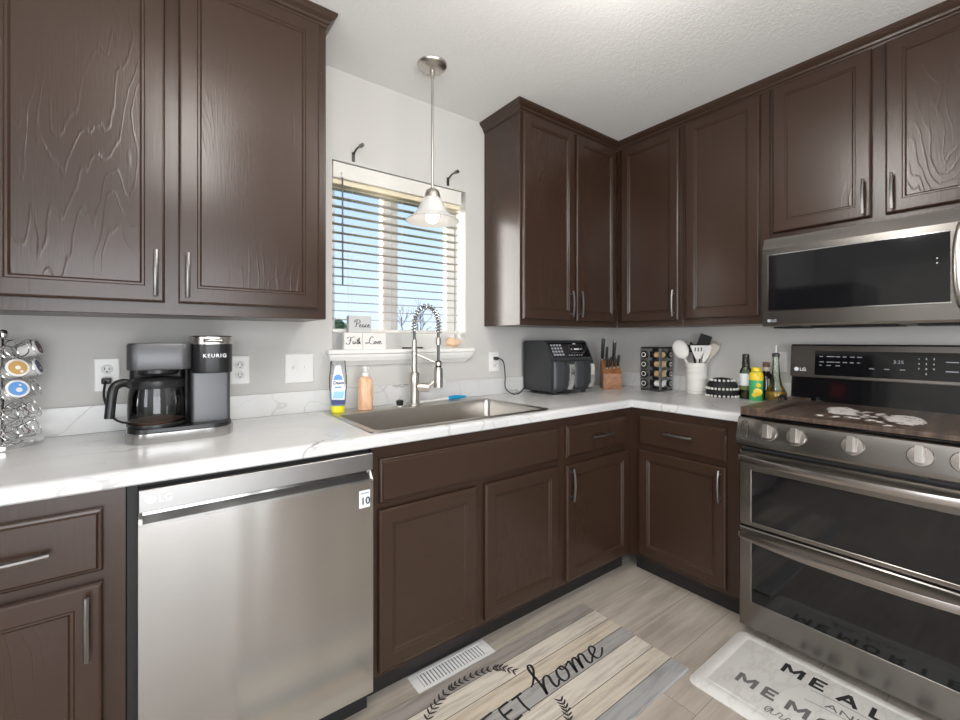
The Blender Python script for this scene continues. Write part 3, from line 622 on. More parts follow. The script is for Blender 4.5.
bm = newbm(); lathe(bm, [(0.012, -0.602), (0.016, -0.630), (0.028, -0.656), (0.032, -0.678), (0.028, -0.696), (0.017, -0.707), (0.002, -0.711)], 20); obj('bulb', bm, 'bulb_glow', pd, True)
l = bpy.data.lights.new('pendant_bulb', 'POINT'); l.energy = 0.35; l.shadow_soft_size = 0.03; l.color = (1, 0.93, 0.84); lo_ = bpy.data.objects.new('pendant_bulb', l); COL.objects.link(lo_); lo_.parent = pd; lo_.location = (0, 0, -0.75)
for x, lab in ((-1.893, 'empty dark metal curtain rod bracket over the left half of the window'), (-1.372, 'empty dark metal curtain rod bracket over the right end of the window')):
    t = thing('curtain_bracket', lab, 'bracket', (x, 0, 2.10), 0, 'curtain rod brackets')
    obj('wall_plate', box(-0.008, 0.008, -0.003, -0.0005, -0.045, 0.0, 0.001), 'dark_metal', t)
    bm = newbm(); tube(bm, smooth_path([(0, -0.003, -0.012), (0.004, -0.03, 0.006), (0.012, -0.06, 0.012)], 4), 0.004, 8); obj('arm', bm, 'dark_metal', t, True)
    bm = newbm(); tube(bm, [(0.012, -0.055, 0.012), (0.016, -0.075, 0.013)], [0.009, 0.009], 12); obj('rod_cup', bm, 'pull_metal', t, True)

# ------------------------------------------------------------------ outlets and switches
def plate_bm(w, h_): return loft(newbm(), [rrect(-w / 2 + i, w / 2 - i, -h_ / 2 + i, h_ / 2 - i, 0.004, z, 3) for i, z in ((0, 0.0005), (0, 0.003), (0.003, 0.006))])
def outlet(label, loc, rz, w=0.07, h_=0.115, kind='outlet'):
    t = thing('wall_outlet' if kind == 'outlet' else 'light_switch', label, 'outlet' if kind == 'outlet' else 'light switch', loc, rz)
    p = obj('cover_plate', plate_bm(w, h_), 'white_plastic', t, True); p.rotation_euler = FRONT
    if kind == 'outlet':
        for s in (-1, 1):
            bm = newbm(); lathe(bm, [(0.0165, 0), (0.0165, 0.0075), (0.0155, 0.0082)], 24)
            q = obj('socket', bm, 'white_plastic', t, True); q.rotation_euler = FRONT; q.location = (0, 0, s * 0.0195)
            bm = newbm(); bx(bm, -0.0075, -0.0050, -0.002, 0.006, 0.008, 0.0087); bx(bm, 0.0050, 0.0075, -0.002, 0.005, 0.008, 0.0087); bx(bm, -0.0022, 0.0022, -0.010, -0.006, 0.008, 0.0087); obj('slots', bm, 'slot_dark', q)
    else:
        for dx in ((-0.023, 0.023) if w > 0.1 else (0,)):
            bm = newbm(); bx(bm, dx - 0.005, dx + 0.005, -0.013, -0.0055, -0.002, 0.012, 0.001); bx(bm, dx - 0.0055, dx + 0.0055, -0.0068, -0.0058, -0.012, 0.013); obj('toggle', bm, 'white_plastic', t)
    return t
outlet('white double outlet left of the coffee maker with its plug', (-2.764, 0, 1.106), 0)
outlet('white double outlet partly hidden right behind the coffee maker', (-2.360, 0, 1.106), 0)
outlet('white double outlet right of the window with the air fryer cord', (-1.056, 0, 1.100), 0)
outlet('white two-gang toggle switch plate left of the window sill', (-2.133, 0, 1.104), 0, 0.118, 0.125, 'switch')
outlet('white single switch plate on the right wall behind the oil cruet', (0, -1.090, 1.112), RZ, 0.07, 0.105, 'switch')
exec_later = []
# ------------------------------------------------------------------ coffee maker
KX, KY = -2.562, -0.21
cmk = thing('coffee_maker', 'black and grey coffee maker with brushed steel base and pod brewer', 'coffee maker', (KX, KY, CT))
def stadium(x0, x1, y0, y1, r, z, n=8): return rrect(x0, x1, y0, y1, r, z, n)
bm = newbm(); loft(bm, [stadium(-0.141, 0.141, -0.125, 0.150, 0.06, 0.0005), stadium(-0.143, 0.143, -0.127, 0.152, 0.06, 0.004), stadium(-0.143, 0.143, -0.127, 0.152, 0.06, 0.032), stadium(-0.140, 0.140, -0.124, 0.149, 0.058, 0.034)]); obj('base', bm, 'steel', cmk, True)
bm = newbm(); loft(bm, [stadium(-0.139, 0.139, -0.122, 0.148, 0.058, 0.0342), stadium(-0.138, 0.138, -0.121, 0.147, 0.058, 0.044)])
loft(bm, [[(x, y, z) for x, y in [(-0.065 + 0.072 * math.cos(2 * PI * k / 28), -0.040 + 0.072 * math.sin(2 * PI * k / 28)) for k in range(28)]] for z in (0.0442, 0.048)])
obj('deck', bm, 'black_plastic', cmk, True)
bm = newbm(); loft(bm, [stadium(-0.138, 0.016, 0.070, 0.145, 0.02, 0.044), stadium(-0.138, 0.016, 0.070, 0.145, 0.02, 0.220)]); obj('back_column', bm, 'black_plastic', cmk, True)
bm = newbm(); loft(bm, [stadium(-0.139, 0.026, -0.080, 0.147, 0.03, 0.221), stadium(-0.140, 0.026, -0.082, 0.148, 0.03, 0.226), stadium(-0.140, 0.026, -0.082, 0.148, 0.03, 0.298), stadium(-0.137, 0.024, -0.079, 0.145, 0.03, 0.303)]); obj('brew_housing', bm, 'grey_metal', cmk, True)
bm = newbm(); lathe(bm, [(0.05, 0.204), (0.055, 0.210), (0.055, 0.2205)], 24, (-0.062, -0.030, 0)); obj('drip_funnel', bm, 'black_plastic', cmk, True)
bm = newbm(); loft(bm, [stadium(0.024, 0.137, -0.055, 0.145, 0.012, 0.044), stadium(0.024, 0.137, -0.055, 0.145, 0.012, 0.212)]); obj('pod_column', bm, 'grey_metal', cmk, True)
bm = newbm(); loft(bm, [stadium(0.027, 0.142, -0.090, 0.146, 0.045, 0.205), stadium(0.026, 0.143, -0.092, 0.147, 0.045, 0.212), stadium(0.026, 0.143, -0.092, 0.147, 0.045, 0.300)]); obj('pod_brewer_head', bm, 'black_plastic', cmk, True)
bm = newbm(); loft(bm, [stadium(0.025, 0.144, -0.093, 0.148, 0.046, 0.3003), stadium(0.025, 0.144, -0.093, 0.148, 0.046, 0.324), stadium(0.030, 0.139, -0.088, 0.143, 0.043, 0.328)])
tube(bm, smooth_path([(0.058, -0.094, 0.312), (0.062, -0.103, 0.312), (0.084, -0.107, 0.312), (0.108, -0.103, 0.312), (0.112, -0.094, 0.312)], 4), 0.004, 8); obj('lid', bm, 'nickel', cmk, True)
bm = newbm(); bx(bm, 0.056, 0.114, -0.0936, -0.092, 0.306, 0.318, 0.0005); obj('lid_recess', bm, 'black_plastic', cmk)
txt('lettering', 'KEURIG', 0.0165, 'label_white', cmk, (0.0875, -0.0925, 0.257), FRONT, bold=0.0002, align='CENTER', space=1.25)
bm = newbm(); tube(bm, smooth_path([(-2.764 - KX, -0.012 - KY, 1.090 - CT), (-2.766 - KX, -0.045 - KY, 1.082 - CT), (-2.768 - KX, -0.050 - KY, 1.03 - CT), (-2.745 - KX, -0.06 - KY, 0.965 - CT), (-2.71 - KX, -0.07 - KY, 0.945 - CT), (-2.685 - KX, -0.08 - KY, 0.962 - CT)], 6), 0.0036, 8); obj('power_cord', bm, 'black_plastic', cmk, True)
bm = newbm(); bx(bm, -2.764 - KX - 0.013, -2.764 - KX + 0.013, -0.040 - KY, -0.009 - KY, 1.0765 - CT, 1.0965 - CT, 0.004, 2); obj('plug', bm, 'black_plastic', cmk, True)
# carafe
cf = thing('coffee_carafe', 'glass coffee carafe with black handle sitting in the coffee maker', 'carafe', (KX - 0.065, KY - 0.040, CT + 0.0485), R_(0))
pr = [(0.060, 0.0), (0.068, 0.004), (0.074, 0.02), (0.075, 0.05), (0.073, 0.090), (0.069, 0.120)]
bm = newbm(); lathe(bm, pr, 32, cap1=False); obj('glass_jug', bm, 'carafe_glass', cf, True)
bm = newbm(); lathe(bm, [(0.0705, 0.116), (0.0715, 0.118), (0.0715, 0.138), (0.060, 0.146), (0.02, 0.150)], 32); obj('lid_collar', bm, 'black_plastic', cf, True)
bm = newbm(); lathe(bm, [(0.0615, 0.0), (0.0765, 0.001), (0.0765, 0.006), (0.0755, 0.008)], 32, cap0=False, cap1=False); obj('base_ring', bm, 'black_plastic', cf, True)
bm = newbm(); hp = smooth_path([(-0.062, -0.026, 0.128), (-0.078, -0.034, 0.137), (-0.098, -0.046, 0.130), (-0.106, -0.052, 0.105), (-0.112, -0.055, 0.035)], 5)
tube(bm, hp, 0.0125, 10); obj('handle', bm, 'black_plastic', cf, True)
bm = newbm(); lathe(bm, [(0.0665, 0.006), (0.0715, 0.014), (0.0715, 0.0145)], 28); obj('coffee_dregs', bm, 'cork_brown', cf, True)

# ------------------------------------------------------------------ pod carousel
PX, PY = -2.988, -0.115
pc = thing('pod_carousel', 'chrome wire coffee pod carousel at the left end of the counter', 'pod carousel', (PX, PY, CT))
bm = newbm(); lathe(bm, [(0.082, 0.0005), (0.086, 0.004), (0.086, 0.014), (0.080, 0.017), (0.02, 0.018)], 40); obj('base', bm, 'chrome', pc, True)
bm = newbm(); tube(bm, [(0, 0, 0.017), (0, 0, 0.325)], 0.004, 8); lathe(bm, [(0.004, 0.318), (0.011, 0.322), (0.013, 0.332), (0.009, 0.342), (0.002, 0.345)], 16); obj('post', bm, 'chrome', pc, True)
angs = [R_(-102 + 45 + 51.4 * k) for k in range(7)]
tiers = [0.055, 0.110, 0.172, 0.232, 0.290]
for ai, a in enumerate(angs):
    bm = newbm(); d = Vector((math.cos(a), math.sin(a), 0)); s = Vector((-math.sin(a), math.cos(a), 0))
    for tz in tiers:
        tilt = Vector((d.x * 0.94, d.y * 0.94, 0.34)).normalized(); upv = tilt.cross(s)
        for rad, off in ((0.0265, 0.070), (0.020, 0.036)):
            c = d * off + Vector((0, 0, tz + (0.0 if off > 0.05 else -0.012)))
            tube(bm, [c + (s * math.cos(2 * PI * k / 20) + upv * math.sin(2 * PI * k / 20)) * rad for k in range(21)], 0.0014, 5, False)
        tube(bm, [d * 0.004 + Vector((0, 0, tz - 0.02)), d * 0.036 + Vector((0, 0, tz - 0.032)), d * 0.07 + Vector((0, 0, tz - 0.0255))], 0.0012, 5)
        for q in (0.8, PI - 0.8): tube(bm, [d * 0.036 + Vector((0, 0, tz - 0.012)) + (s * math.cos(q) + upv * math.sin(q)) * 0.020, d * 0.070 + Vector((0, 0, tz)) + (s * math.cos(q) + upv * math.sin(q)) * 0.0265], 0.0012, 5)
    obj('wire_holder', bm, 'chrome', pc, True)
def pod(ai, ti, lid, lab, dots):
    a = angs[ai]
    t = thing('coffee_pod', lab, 'coffee pod', (PX + math.cos(a) * 0.074, PY + math.sin(a) * 0.074, CT + tiers[ti] + 0.002), a, 'coffee pods in the carousel')
    t.rotation_euler = (0, R_(70), a)
    bm = newbm(); lathe(bm, [(0.017, -0.044), (0.018, -0.043), (0.0225, -0.001), (0.0255, 0.0)], 24); obj('cup', bm, 'pod_white', t, True)
    bm = newbm(); lathe(bm, [(0.0265, 0.0002), (0.0265, 0.0016), (0.025, 0.0022)], 24); obj('lid', bm, 'pod_white', t, True)
    bm = newbm(); lathe(bm, [(0.0205, 0.0023), (0.0205, 0.0027)], 24); lb = obj('lid_print', bm, lid, t, True)
    bm = newbm()
    for (x, y, r) in dots: lathe(bm, [(r, 0.0028), (r, 0.0031)], 14, (x, y, 0))
    obj('lid_motif', bm, 'pod_white', lb)
pod(0, 3, 'brass', 'coffee pod with orange brown lid facing the room', [(0, 0, 0.006), (0.012, 0.006, 0.004)])
pod(0, 2, 'label_blue', 'coffee pod with bright blue lid below the orange one', [(0.004, 0.002, 0.007), (-0.010, 0.006, 0.003)])
pod(1, 4, 'cork_brown', 'coffee pod with reddish brown lid in the top tier, side on', [(0.008, 0.0, 0.004)])
pod(1, 3, 'label_navy', 'coffee pod with dark blue lid in the second tier, side on', [(0.006, 0.004, 0.004)])

# ------------------------------------------------------------------ dishwasher
dw = thing('dishwasher', 'stainless steel dishwasher with pocket handle between the base cabinets', 'dishwasher', (-2.366, 0, 0))
obj('tub', box(-0.298, 0.298, -0.598, -0.02, 0.09, 0.855), 'dark_gap', dw)
obj('control_strip', box(-0.299, 0.299, -0.637, -0.599, 0.806, 0.860, 0.002), 'strip_steel', dw)
bm = newbm()
for xs in ((-0.299, 0.299),):
    pf = [(-0.637, 0.086), (-0.637, 0.770), (-0.634, 0.777), (-0.612, 0.792), (-0.608, 0.8055), (-0.600, 0.8055), (-0.600, 0.086)]
    loft(bm, [[(x, y, z) for y, z in pf] for x in xs])
obj('door', bm, 'steel', dw)
for x0 in (-0.299, 0.291):
    bm = newbm(); loft(bm, [[(x, y, z) for y, z in ((-0.636, 0.776), (-0.612, 0.8055), (-0.6085, 0.8055), (-0.6125, 0.7925), (-0.6335, 0.778))] for x in (x0, x0 + 0.008)])
    obj('pocket_end', bm, 'strip_steel', dw)
obj('side_gap_shade', box(-0.322, -0.3005, -0.596, -0.45, 0.0, 0.869), 'dark_gap', dw)  # black strip painting the shade in the gap beside the base cabinet
obj('top_gap_strip', box(-0.299, 0.299, -0.600, -0.50, 0.8605, 0.870), 'dark_gap', dw)  # dark strip filling the gap under the worktop
obj('kick_plate', box(-0.299, 0.299, -0.585, -0.56, 0.0, 0.085), 'dark_gap', dw)
badge('logo', dw, 0.024, 'label_white', (-0.283, -0.6385, 0.828), FRONT)
bm = newbm(); bx(bm, 0.252, 0.288, -0.6382, -0.637, 0.690, 0.745); st_ = obj('sticker', bm, 'label_white', dw)
txt('lettering', '10', 0.032, 'ink', st_, (0.256, -0.6392, 0.701), FRONT, bold=0.0006)
bm = newbm(); bx(bm, 0.256, 0.284, -0.6386, -0.6383, 0.735, 0.738); obj('print_line', bm, 'rack_metal', st_)

# ------------------------------------------------------------------ range (built facing -y, then turned to face -x)
RY = -1.163; RW = 0.757
rg = thing('range', 'black stainless double-oven electric range against the right wall', 'range', (0, RY, 0), RZ)
obj('body', box(0.002, RW - 0.002, -0.640, -0.02, 0.03, 0.900), 'charcoal', rg)
bm = newbm(); bx(bm, 0.0, RW, -0.655, -0.075, 0.901, 0.914, 0.003); obj('cooktop', bm, 'black_gloss', rg)
bm = newbm()
for x in (0.05, RW - 0.05):
    for y in (-0.58, -0.08): lathe(bm, [(0.018, 0.0), (0.018, 0.02), (0.012, 0.03)], 12, (x, y, 0))
obj('feet', bm, 'black_plastic', rg)
def bow(x, a): 
    u_ = (x - RW / 2) / (RW / 2); return a * (1 - u_ * u_)
def bowed(bm, x0, x1, prof, a, n=16, fa_=None):
    loft(bm, [[(x0 + (x1 - x0) * i / n, y - bow(x0 + (x1 - x0) * i / n, a) * w, z) for y, z, w in prof] for i in range(n + 1)])
bm = newbm(); bowed(bm, 0.0, RW, [(-0.641, 0.905, 0), (-0.662, 0.906, 0.6), (-0.672, 0.898, 0.8), (-0.694, 0.815, 1), (-0.692, 0.797, 1), (-0.680, 0.788, 0.9), (-0.641, 0.786, 0)], 0.012); obj('control_panel', bm, 'black_steel', rg, True)
def knob(x):
    t_ = math.atan2(0.022, 0.083)
    bm = newbm()
    lathe(bm, [(0.0315, 0.0), (0.0325, 0.002), (0.0325, 0.006), (0.030, 0.0085), (0.012, 0.0095)], 32)
    k = obj('knob', bm, 'handle_steel', rg, True)
    bm = newbm(); loft(bm, [[(-0.0105, -0.020, 0.009), (0.0105, -0.020, 0.009), (0.0105, 0.029, 0.009), (-0.0105, 0.029, 0.009)], [(-0.010, -0.022, 0.030), (0.010, -0.022, 0.030), (0.010, 0.031, 0.036), (-0.010, 0.031, 0.036)]]); bmesh.ops.bevel(bm, geom=bm.edges[:], offset=0.002, segments=2, affect='EDGES'); obj('grip', bm, 'nickel', k, True); k.location = (x, -0.6845 - bow(x, 0.012), 0.857); k.rotation_euler = (R_(90) - t_, 0, 0); return k
t_ = math.atan2(0.022, 0.083)
for xx in (0.030, RW - 0.030):
    bm = newbm(); lp_ = [Vector((0.014 * math.cos(2 * PI * i / 28), 0.036 * math.sin(2 * PI * i / 28), 0.0055)) for i in range(29)]; tube(bm, lp_, 0.003, 6, False); o = obj('end_trim_ring', bm, 'chrome', rg, True); o.location = (xx, -0.6845 - bow(xx, 0.012), 0.857); o.rotation_euler = (R_(90) - t_, 0, 0)
for x in (0.117, 0.212, 0.378, 0.545, 0.640): knob(x)
bm = newbm(); t_ = [(0.012, 0.83), (0.045, 0.83), (0.045, 0.885), (0.012, 0.885)]
def oven_door(nm, z0, z1, gz0, gz1):
    bm = newbm()
    L = [rectloop(0.002, RW - 0.002, z0, z1, 0, -0.6405), rectloop(0.002, RW - 0.002, z0, z1, 0, -0.664), rectloop(0.002, RW - 0.002, z0, z1, 0.004, -0.668)]
    g0 = [(0.046, -0.668, gz0), (RW - 0.046, -0.668, gz0), (RW - 0.046, -0.668, gz1), (0.046, -0.668, gz1)]
    g1 = [(0.049, -0.666, gz0 + 0.003), (RW - 0.049, -0.666, gz0 + 0.003), (RW - 0.049, -0.666, gz1 - 0.003), (0.049, -0.666, gz1 - 0.003)]
    loft(bm, L + [g0, g1], True, True)
    d = obj(nm, bm, 'black_steel', rg)
    obj('door_glass', box(0.0495, RW - 0.0495, -0.6675, -0.6662, gz0 + 0.0035, gz1 - 0.0035), 'black_gloss', d)
    return d
def rail(d, z, y0=-0.668, out=0.045, hh=0.013):
    bm = newbm(); n = 20; L = []
    for i in range(n + 1):
        x = 0.012 + (RW - 0.024) * i / n; u_ = (x - RW / 2) / (RW / 2 - 0.012)
        yy = y0 - 0.012 - out * (1 - abs(u_) ** 2.6)
        pr = [(-0.009, -hh), (0.004, -hh * 0.8), (0.009, 0), (0.004, hh * 0.8), (-0.009, hh), (-0.012, 0)]
        L.append([(x, yy + a, z + b_) for a, b_ in pr])
    loft(bm, L)
    for x in (0.004, RW - 0.028): bx(bm, x, x + 0.024, y0 - 0.02, y0 - 0.0002, z - 0.012, z + 0.012, 0.003)
    return obj('handle', bm, 'handle_steel', d, True)
d = oven_door('upper_oven_door', 0.456, 0.768, 0.474, 0.690); rail(d, 0.738)
d = oven_door('lower_oven_door', 0.038, 0.449, 0.146, 0.392); rail(d, 0.420)
# back guard
bm = newbm(); loft(bm, [[(x, y, z) for y, z in ((-0.012, 0.915), (-0.075, 0.915), (-0.062, 1.045), (-0.082, 1.047), (-0.066, 1.198), (-0.055, 1.205), (-0.012, 1.205))] for x in (0.0, RW)]); obj('back_guard', bm, 'black_steel', rg)
bm = newbm(); loft(bm, [[(x, y, z) for y, z in ((-0.076, 0.925), (-0.0765, 0.930), (-0.0645, 1.043), (-0.063, 1.040), (-0.0735, 0.925))] for x in (0.004, RW - 0.004)]); obj('guard_glass', bm, 'black_gloss', rg)
sl = math.atan2(0.016, 0.151)
cp = bpy.data.objects.new('x', None); bpy.data.objects.remove(cp)
bm = newbm(); bx(bm, 0.100, 0.655, 0.012, 0.128, 0.0003, 0.0022, 0.0008); dp = obj('display', bm, 'black_gloss', rg); dp.location = (0, -0.0822, 1.046); dp.rotation_euler = (R_(90) - sl, 0, 0)
rows_ = [('Bake', 0.118, 0.100), ('Conv Bake', 0.146, 0.100), ('Broil', 0.180, 0.100), ('Warm', 0.206, 0.100), ('Probe', 0.232, 0.100), ('Timer', 0.258, 0.100), ('Roast', 0.118, 0.074), ('Keep Warm', 0.146, 0.074), ('Clean', 0.180, 0.074), ('Light', 0.206, 0.074), ('Cook', 0.232, 0.074), ('Set', 0.258, 0.074), ('Fav', 0.118, 0.058), ('Proof', 0.146, 0.058), ('Pizza', 0.180, 0.058), ('Upper', 0.300, 0.050), ('Start', 0.350, 0.050), ('Lower', 0.400, 0.050)]
bm = newbm()
for s, x, y in rows_:
    w_ = 0.0042 * len(s) * 0.8
    bx(bm, x, x + w_, y, y + 0.0035, 0.0024, 0.0027)
for x, y in ((0.535, 0.088), (0.535, 0.050)): bx(bm, x, x + 0.035, y, y + 0.004, 0.0024, 0.0027)
obj('key_marks', bm, 'display_dim', dp)
txt('clock_digits', '3:25', 0.020, 'display_dim', dp, (0.378, 0.078, 0.0025), (0, 0, 0), ext=0.0001)
for i in range(10):
    s = '1234567890'[i]; txt('lettering', s, 0.010, 'label_white', dp, (0.455 + 0.022 * (i % 3 if i < 9 else 1), 0.098 - 0.021 * (i // 3), 0.0025), (0, 0, 0), ext=0.0001)
b_ = badge('logo', rg, 0.022, 'label_white', (0.018, -0.0805, 1.075), (R_(90) - sl, 0, 0))

# wooden stove cover
sb = thing('stove_cover_board', 'dark walnut stove cover board with white painted motif on the range', 'stove cover', (0, RY, 0.9145), RZ)
obj('board', box(0.006, RW - 0.006, -0.668, -0.092, 0.0002, 0.018, 0.002), 'walnut_board', sb)
obj('end_cleat', box(0.006, 0.095, -0.668, -0.110, 0.0182, 0.033, 0.002), 'walnut_board', sb)
bm = newbm(); tube(bm, smooth_path([(0.045, -0.36, 0.033), (0.045, -0.352, 0.050), (0.045, -0.32, 0.056), (0.045, -0.288, 0.050), (0.045, -0.28, 0.033)], 4), 0.0065, 8); obj('handle', bm, 'black_plastic', sb, True)
bm = newbm(); rnd = random.Random(3)
def leaf(cx, cy, L_, w_, a):
    n = 10; f = []
    for i in range(n):
        q = 2 * PI * i / n; x, y = L_ * math.cos(q), w_ * math.sin(q)
        f.append(bm.verts.new((cx + x * math.cos(a) - y * math.sin(a), cy + x * math.sin(a) + y * math.cos(a), 0.0184 + rnd.random() * 0.0003)))
    bm.faces.new(f)
for (cx, cy, ax, ay, sk_, k) in ((0.270, -0.355, 0.044, 0.118, -0.22, 100), (0.470, -0.430, 0.046, 0.120, -0.15, 100)):
    bm = newbm()
    for i in range(k):
        q = rnd.random() * 2 * PI; r = math.sqrt(rnd.random()); y = ay * r * math.sin(q); leaf(cx + ax * r * math.cos(q) + sk_ * y, cy + y, 0.017, 0.009, rnd.random() * PI)
    obj('painted_flourish', bm, 'art_white', sb)
bm = newbm()
for (x, y) in ((0.343, -0.315), (0.335, -0.345), (0.389, -0.334), (0.385, -0.365), (0.360, -0.420), (0.330, -0.440), (0.390, -0.450), (0.332, -0.521), (0.355, -0.530), (0.394, -0.541), (0.425, -0.564), (0.300, -0.555), (0.250, -0.560), (0.365, -0.470), (0.41, -0.40), (0.46, -0.62)):
    for i in range(5): leaf(x + rnd.uniform(-.009, .009), y + rnd.uniform(-.02, .02), 0.011, 0.007, rnd.random() * PI)
obj('painted_motif', bm, 'art_white', sb)

# ------------------------------------------------------------------ microwave
mw = thing('microwave', 'stainless over-the-range microwave with dark glass door above the range', 'microwave', (0, -1.155, 1.286), RZ)
obj('case', box(0.0, 0.757, -0.372, -0.004, 0.0, 0.404, 0.002), 'charcoal', mw)
bm = newbm(); loft(bm, [[(x, y, z) for y, z in ((-0.3725, 0.0), (-0.398, 0.002), (-0.402, 0.012), (-0.402, 0.352), (-0.380, 0.402), (-0.3725, 0.404))] for x in (0.0, 0.757)]); fr = obj('front_frame', bm, 'black_steel', mw)
bm = newbm(); bx(bm, 0.026, 0.588, -0.4035, -0.4022, 0.074, 0.322, 0.0005); obj('door_glass', bm, 'black_gloss', mw)
bm = newbm()
for (a, b2, c, d) in ((0.022, 0.592, 0.070, 0.0738), (0.022, 0.592, 0.3222, 0.326), (0.022, 0.0258, 0.0738, 0.3222)): bx(bm, a, b2, -0.4042, -0.4022, c, d)
obj('glass_trim', bm, 'chrome', mw)
bm = newbm(); tube(bm, smooth_path([(0.618, -0.402, 0.060), (0.618, -0.436, 0.075), (0.612, -0.448, 0.130), (0.610, -0.452, 0.200), (0.612, -0.448, 0.270), (0.618, -0.436, 0.325), (0.618, -0.402, 0.340)], 4), 0.014, 12); obj('handle', bm, 'nickel', mw, True)
bm = newbm(); bx(bm, 0.645, 0.745, -0.4035, -0.4022, 0.040, 0.340, 0.0005); obj('keypad', bm, 'black_gloss', mw)
badge('logo', mw, 0.016, 'display_dim', (0.022, -0.4030, 0.022), FRONT)
bm = newbm()
for x0, x1 in ((0.03, 0.14), (0.17, 0.45), (0.50, 0.74)): bx(bm, x0, x1, -0.36, -0.20, -0.007, -0.0005, 0.002)
obj('grease_filter', bm, 'black_plastic', mw)
bm = newbm()
for z in (0.215, 0.232): lathe(bm, [(0.0025, -0.0005), (0.0025, 0.0005)], 10, (0.556, -0.4038, z), 'Y')
obj('indicator', bm, 'label_white', mw)

# ------------------------------------------------------------------ air fryer
AX = -0.670
af = thing('air_fryer', 'dark grey two-drawer air fryer in the corner of the counter', 'air fryer', (AX, -0.16, CT))
bm = newbm()
pf = [(0.125, 0.018), (0.130, 0.05), (0.130, 0.300), (0.118, 0.312), (-0.030, 0.312), (-0.050, 0.304), (-0.098, 0.208), (-0.100, 0.018)]
loft(bm, [[(x, y, z) for y, z in pf] for x in (-0.172, -0.164, 0.164, 0.172)][0:0] or [[(sx * (0.180 - i), y * (1 - i * 0.6), z + (i * 0.3 if z < 0.1 else -i * 0.3)) for y, z in pf] for sx, i in ((-1, 0.012), (-1, 0.0), (1, 0.0), (1, 0.012))]); obj('body', bm, 'charcoal', af, True)
sl2 = math.atan2(0.048, 0.096)
bm = newbm(); bx(bm, -0.165, 0.165, 0.004, 0.100, 0.0004, 0.003, 0.001); pn_ = obj('control_panel', bm, 'black_gloss', af); pn_.location = (0, -0.0975, 0.2085); pn_.rotation_euler = (R_(90) - sl2, 0, 0)
bm = newbm()
for r_ in range(4):
    for c in range(4): bx(bm, -0.150 + c * 0.024, -0.134 + c * 0.024, 0.016 + r_ * 0.020, 0.028 + r_ * 0.020, 0.0031, 0.0036)
for c in range(6): bx(bm, -0.025 + c * 0.022, -0.014 + c * 0.022, 0.014, 0.020, 0.0031, 0.0036)
obj('keys', bm, 'display_dim', pn_)
bm = newbm(); bx(bm, 0.000, 0.120, 0.032, 0.0335, 0.0031, 0.0034); bx(bm, 0.000, 0.120, 0.083, 0.0845, 0.0031, 0.0034); bx(bm, 0.000, 0.0015, 0.0335, 0.083, 0.0031, 0.0034); bx(bm, 0.1185, 0.120, 0.0335, 0.083, 0.0031, 0.0034); obj('display_outline', bm, 'rack_metal', pn_)
bm = newbm(); bx(bm, 0.040, 0.085, 0.052, 0.060, 0.0031, 0.0034); bx(bm, 0.012, 0.020, 0.052, 0.060, 0.0031, 0.0034); bx(bm, 0.100, 0.106, 0.052, 0.060, 0.0031, 0.0034); bx(bm, 0.045, 0.070, 0.0885, 0.0935, 0.0031, 0.0034); obj('display_segments', bm, 'label_white', pn_)
for k, cx in enumerate((-0.0875, 0.0875)):
    bm = newbm(); w_ = 0.0845
    sec = []
    for z, yo in ((0.022, 0.0), (0.040, -0.022), (0.150, -0.028), (0.190, -0.020), (0.197, -0.004)):
        sec.append([(cx - w_, -0.1005, z), (cx - w_, -0.104 + yo * 0.4, z), (cx - w_ * 0.72, -0.106 + yo, z), (cx + w_ * 0.72, -0.106 + yo, z), (cx + w_, -0.104 + yo * 0.4, z), (cx + w_, -0.1005, z)])
    loft(bm, sec); dr = obj('drawer', bm, 'charcoal', af, True)
    bm = newbm(); loft(bm, [[(cx + x, y, z) for x, y in ((-0.020, -0.128), (-0.017, -0.172 + dz), (0.017, -0.172 + dz), (0.020, -0.128))] for z, dz in ((0.040, 0.020), (0.070, 0.004), (0.150, 0.0), (0.175, 0.004), (0.182, 0.03))]); hd = obj('handle', bm, 'charcoal', dr, True)
    bm = newbm(); loft(bm, [[(cx + x, y, z) for x, y in ((-0.0175, -0.172 + dz), (-0.0165, -0.178 + dz), (0.0165, -0.178 + dz), (0.0175, -0.172 + dz))] for z, dz in ((0.036, 0.020), (0.070, 0.004), (0.150, 0.0), (0.177, 0.004))]); obj('handle_strip', bm, 'chrome', dr, True)
bm = newbm()
for x in (-0.13, 0.13):
    for y in (-0.07, 0.09): lathe(bm, [(0.014, 0.0004), (0.014, 0.019)], 12, (x, y, 0))
obj('feet', bm, 'black_plastic', af)
bm = newbm(); tube(bm, smooth_path([(-1.056 - AX, -0.012 + 0.16, 1.119 - CT), (-1.050 - AX, -0.035 + 0.16, 1.121 - CT), (-1.020 - AX, -0.045 + 0.16, 1.100 - CT), (-1.015 - AX, -0.055 + 0.16, 1.020 - CT), (-1.025 - AX, -0.07 + 0.16, 0.950 - CT), (-0.985 - AX, -0.09 + 0.16, 0.9165 - CT), (-0.93 - AX, -0.08 + 0.16, 0.9165 - CT), (-0.85 - AX, -0.045 + 0.16, 0.945 - CT)], 6), 0.0034, 8); obj('power_cord', bm, 'black_plastic', af, True)
obj('plug', box(-1.056 - AX - 0.011, -1.056 - AX + 0.011, 0.16 - 0.036, 0.16 - 0.009, 1.110 - CT, 1.129 - CT, 0.003), 'black_plastic', af)
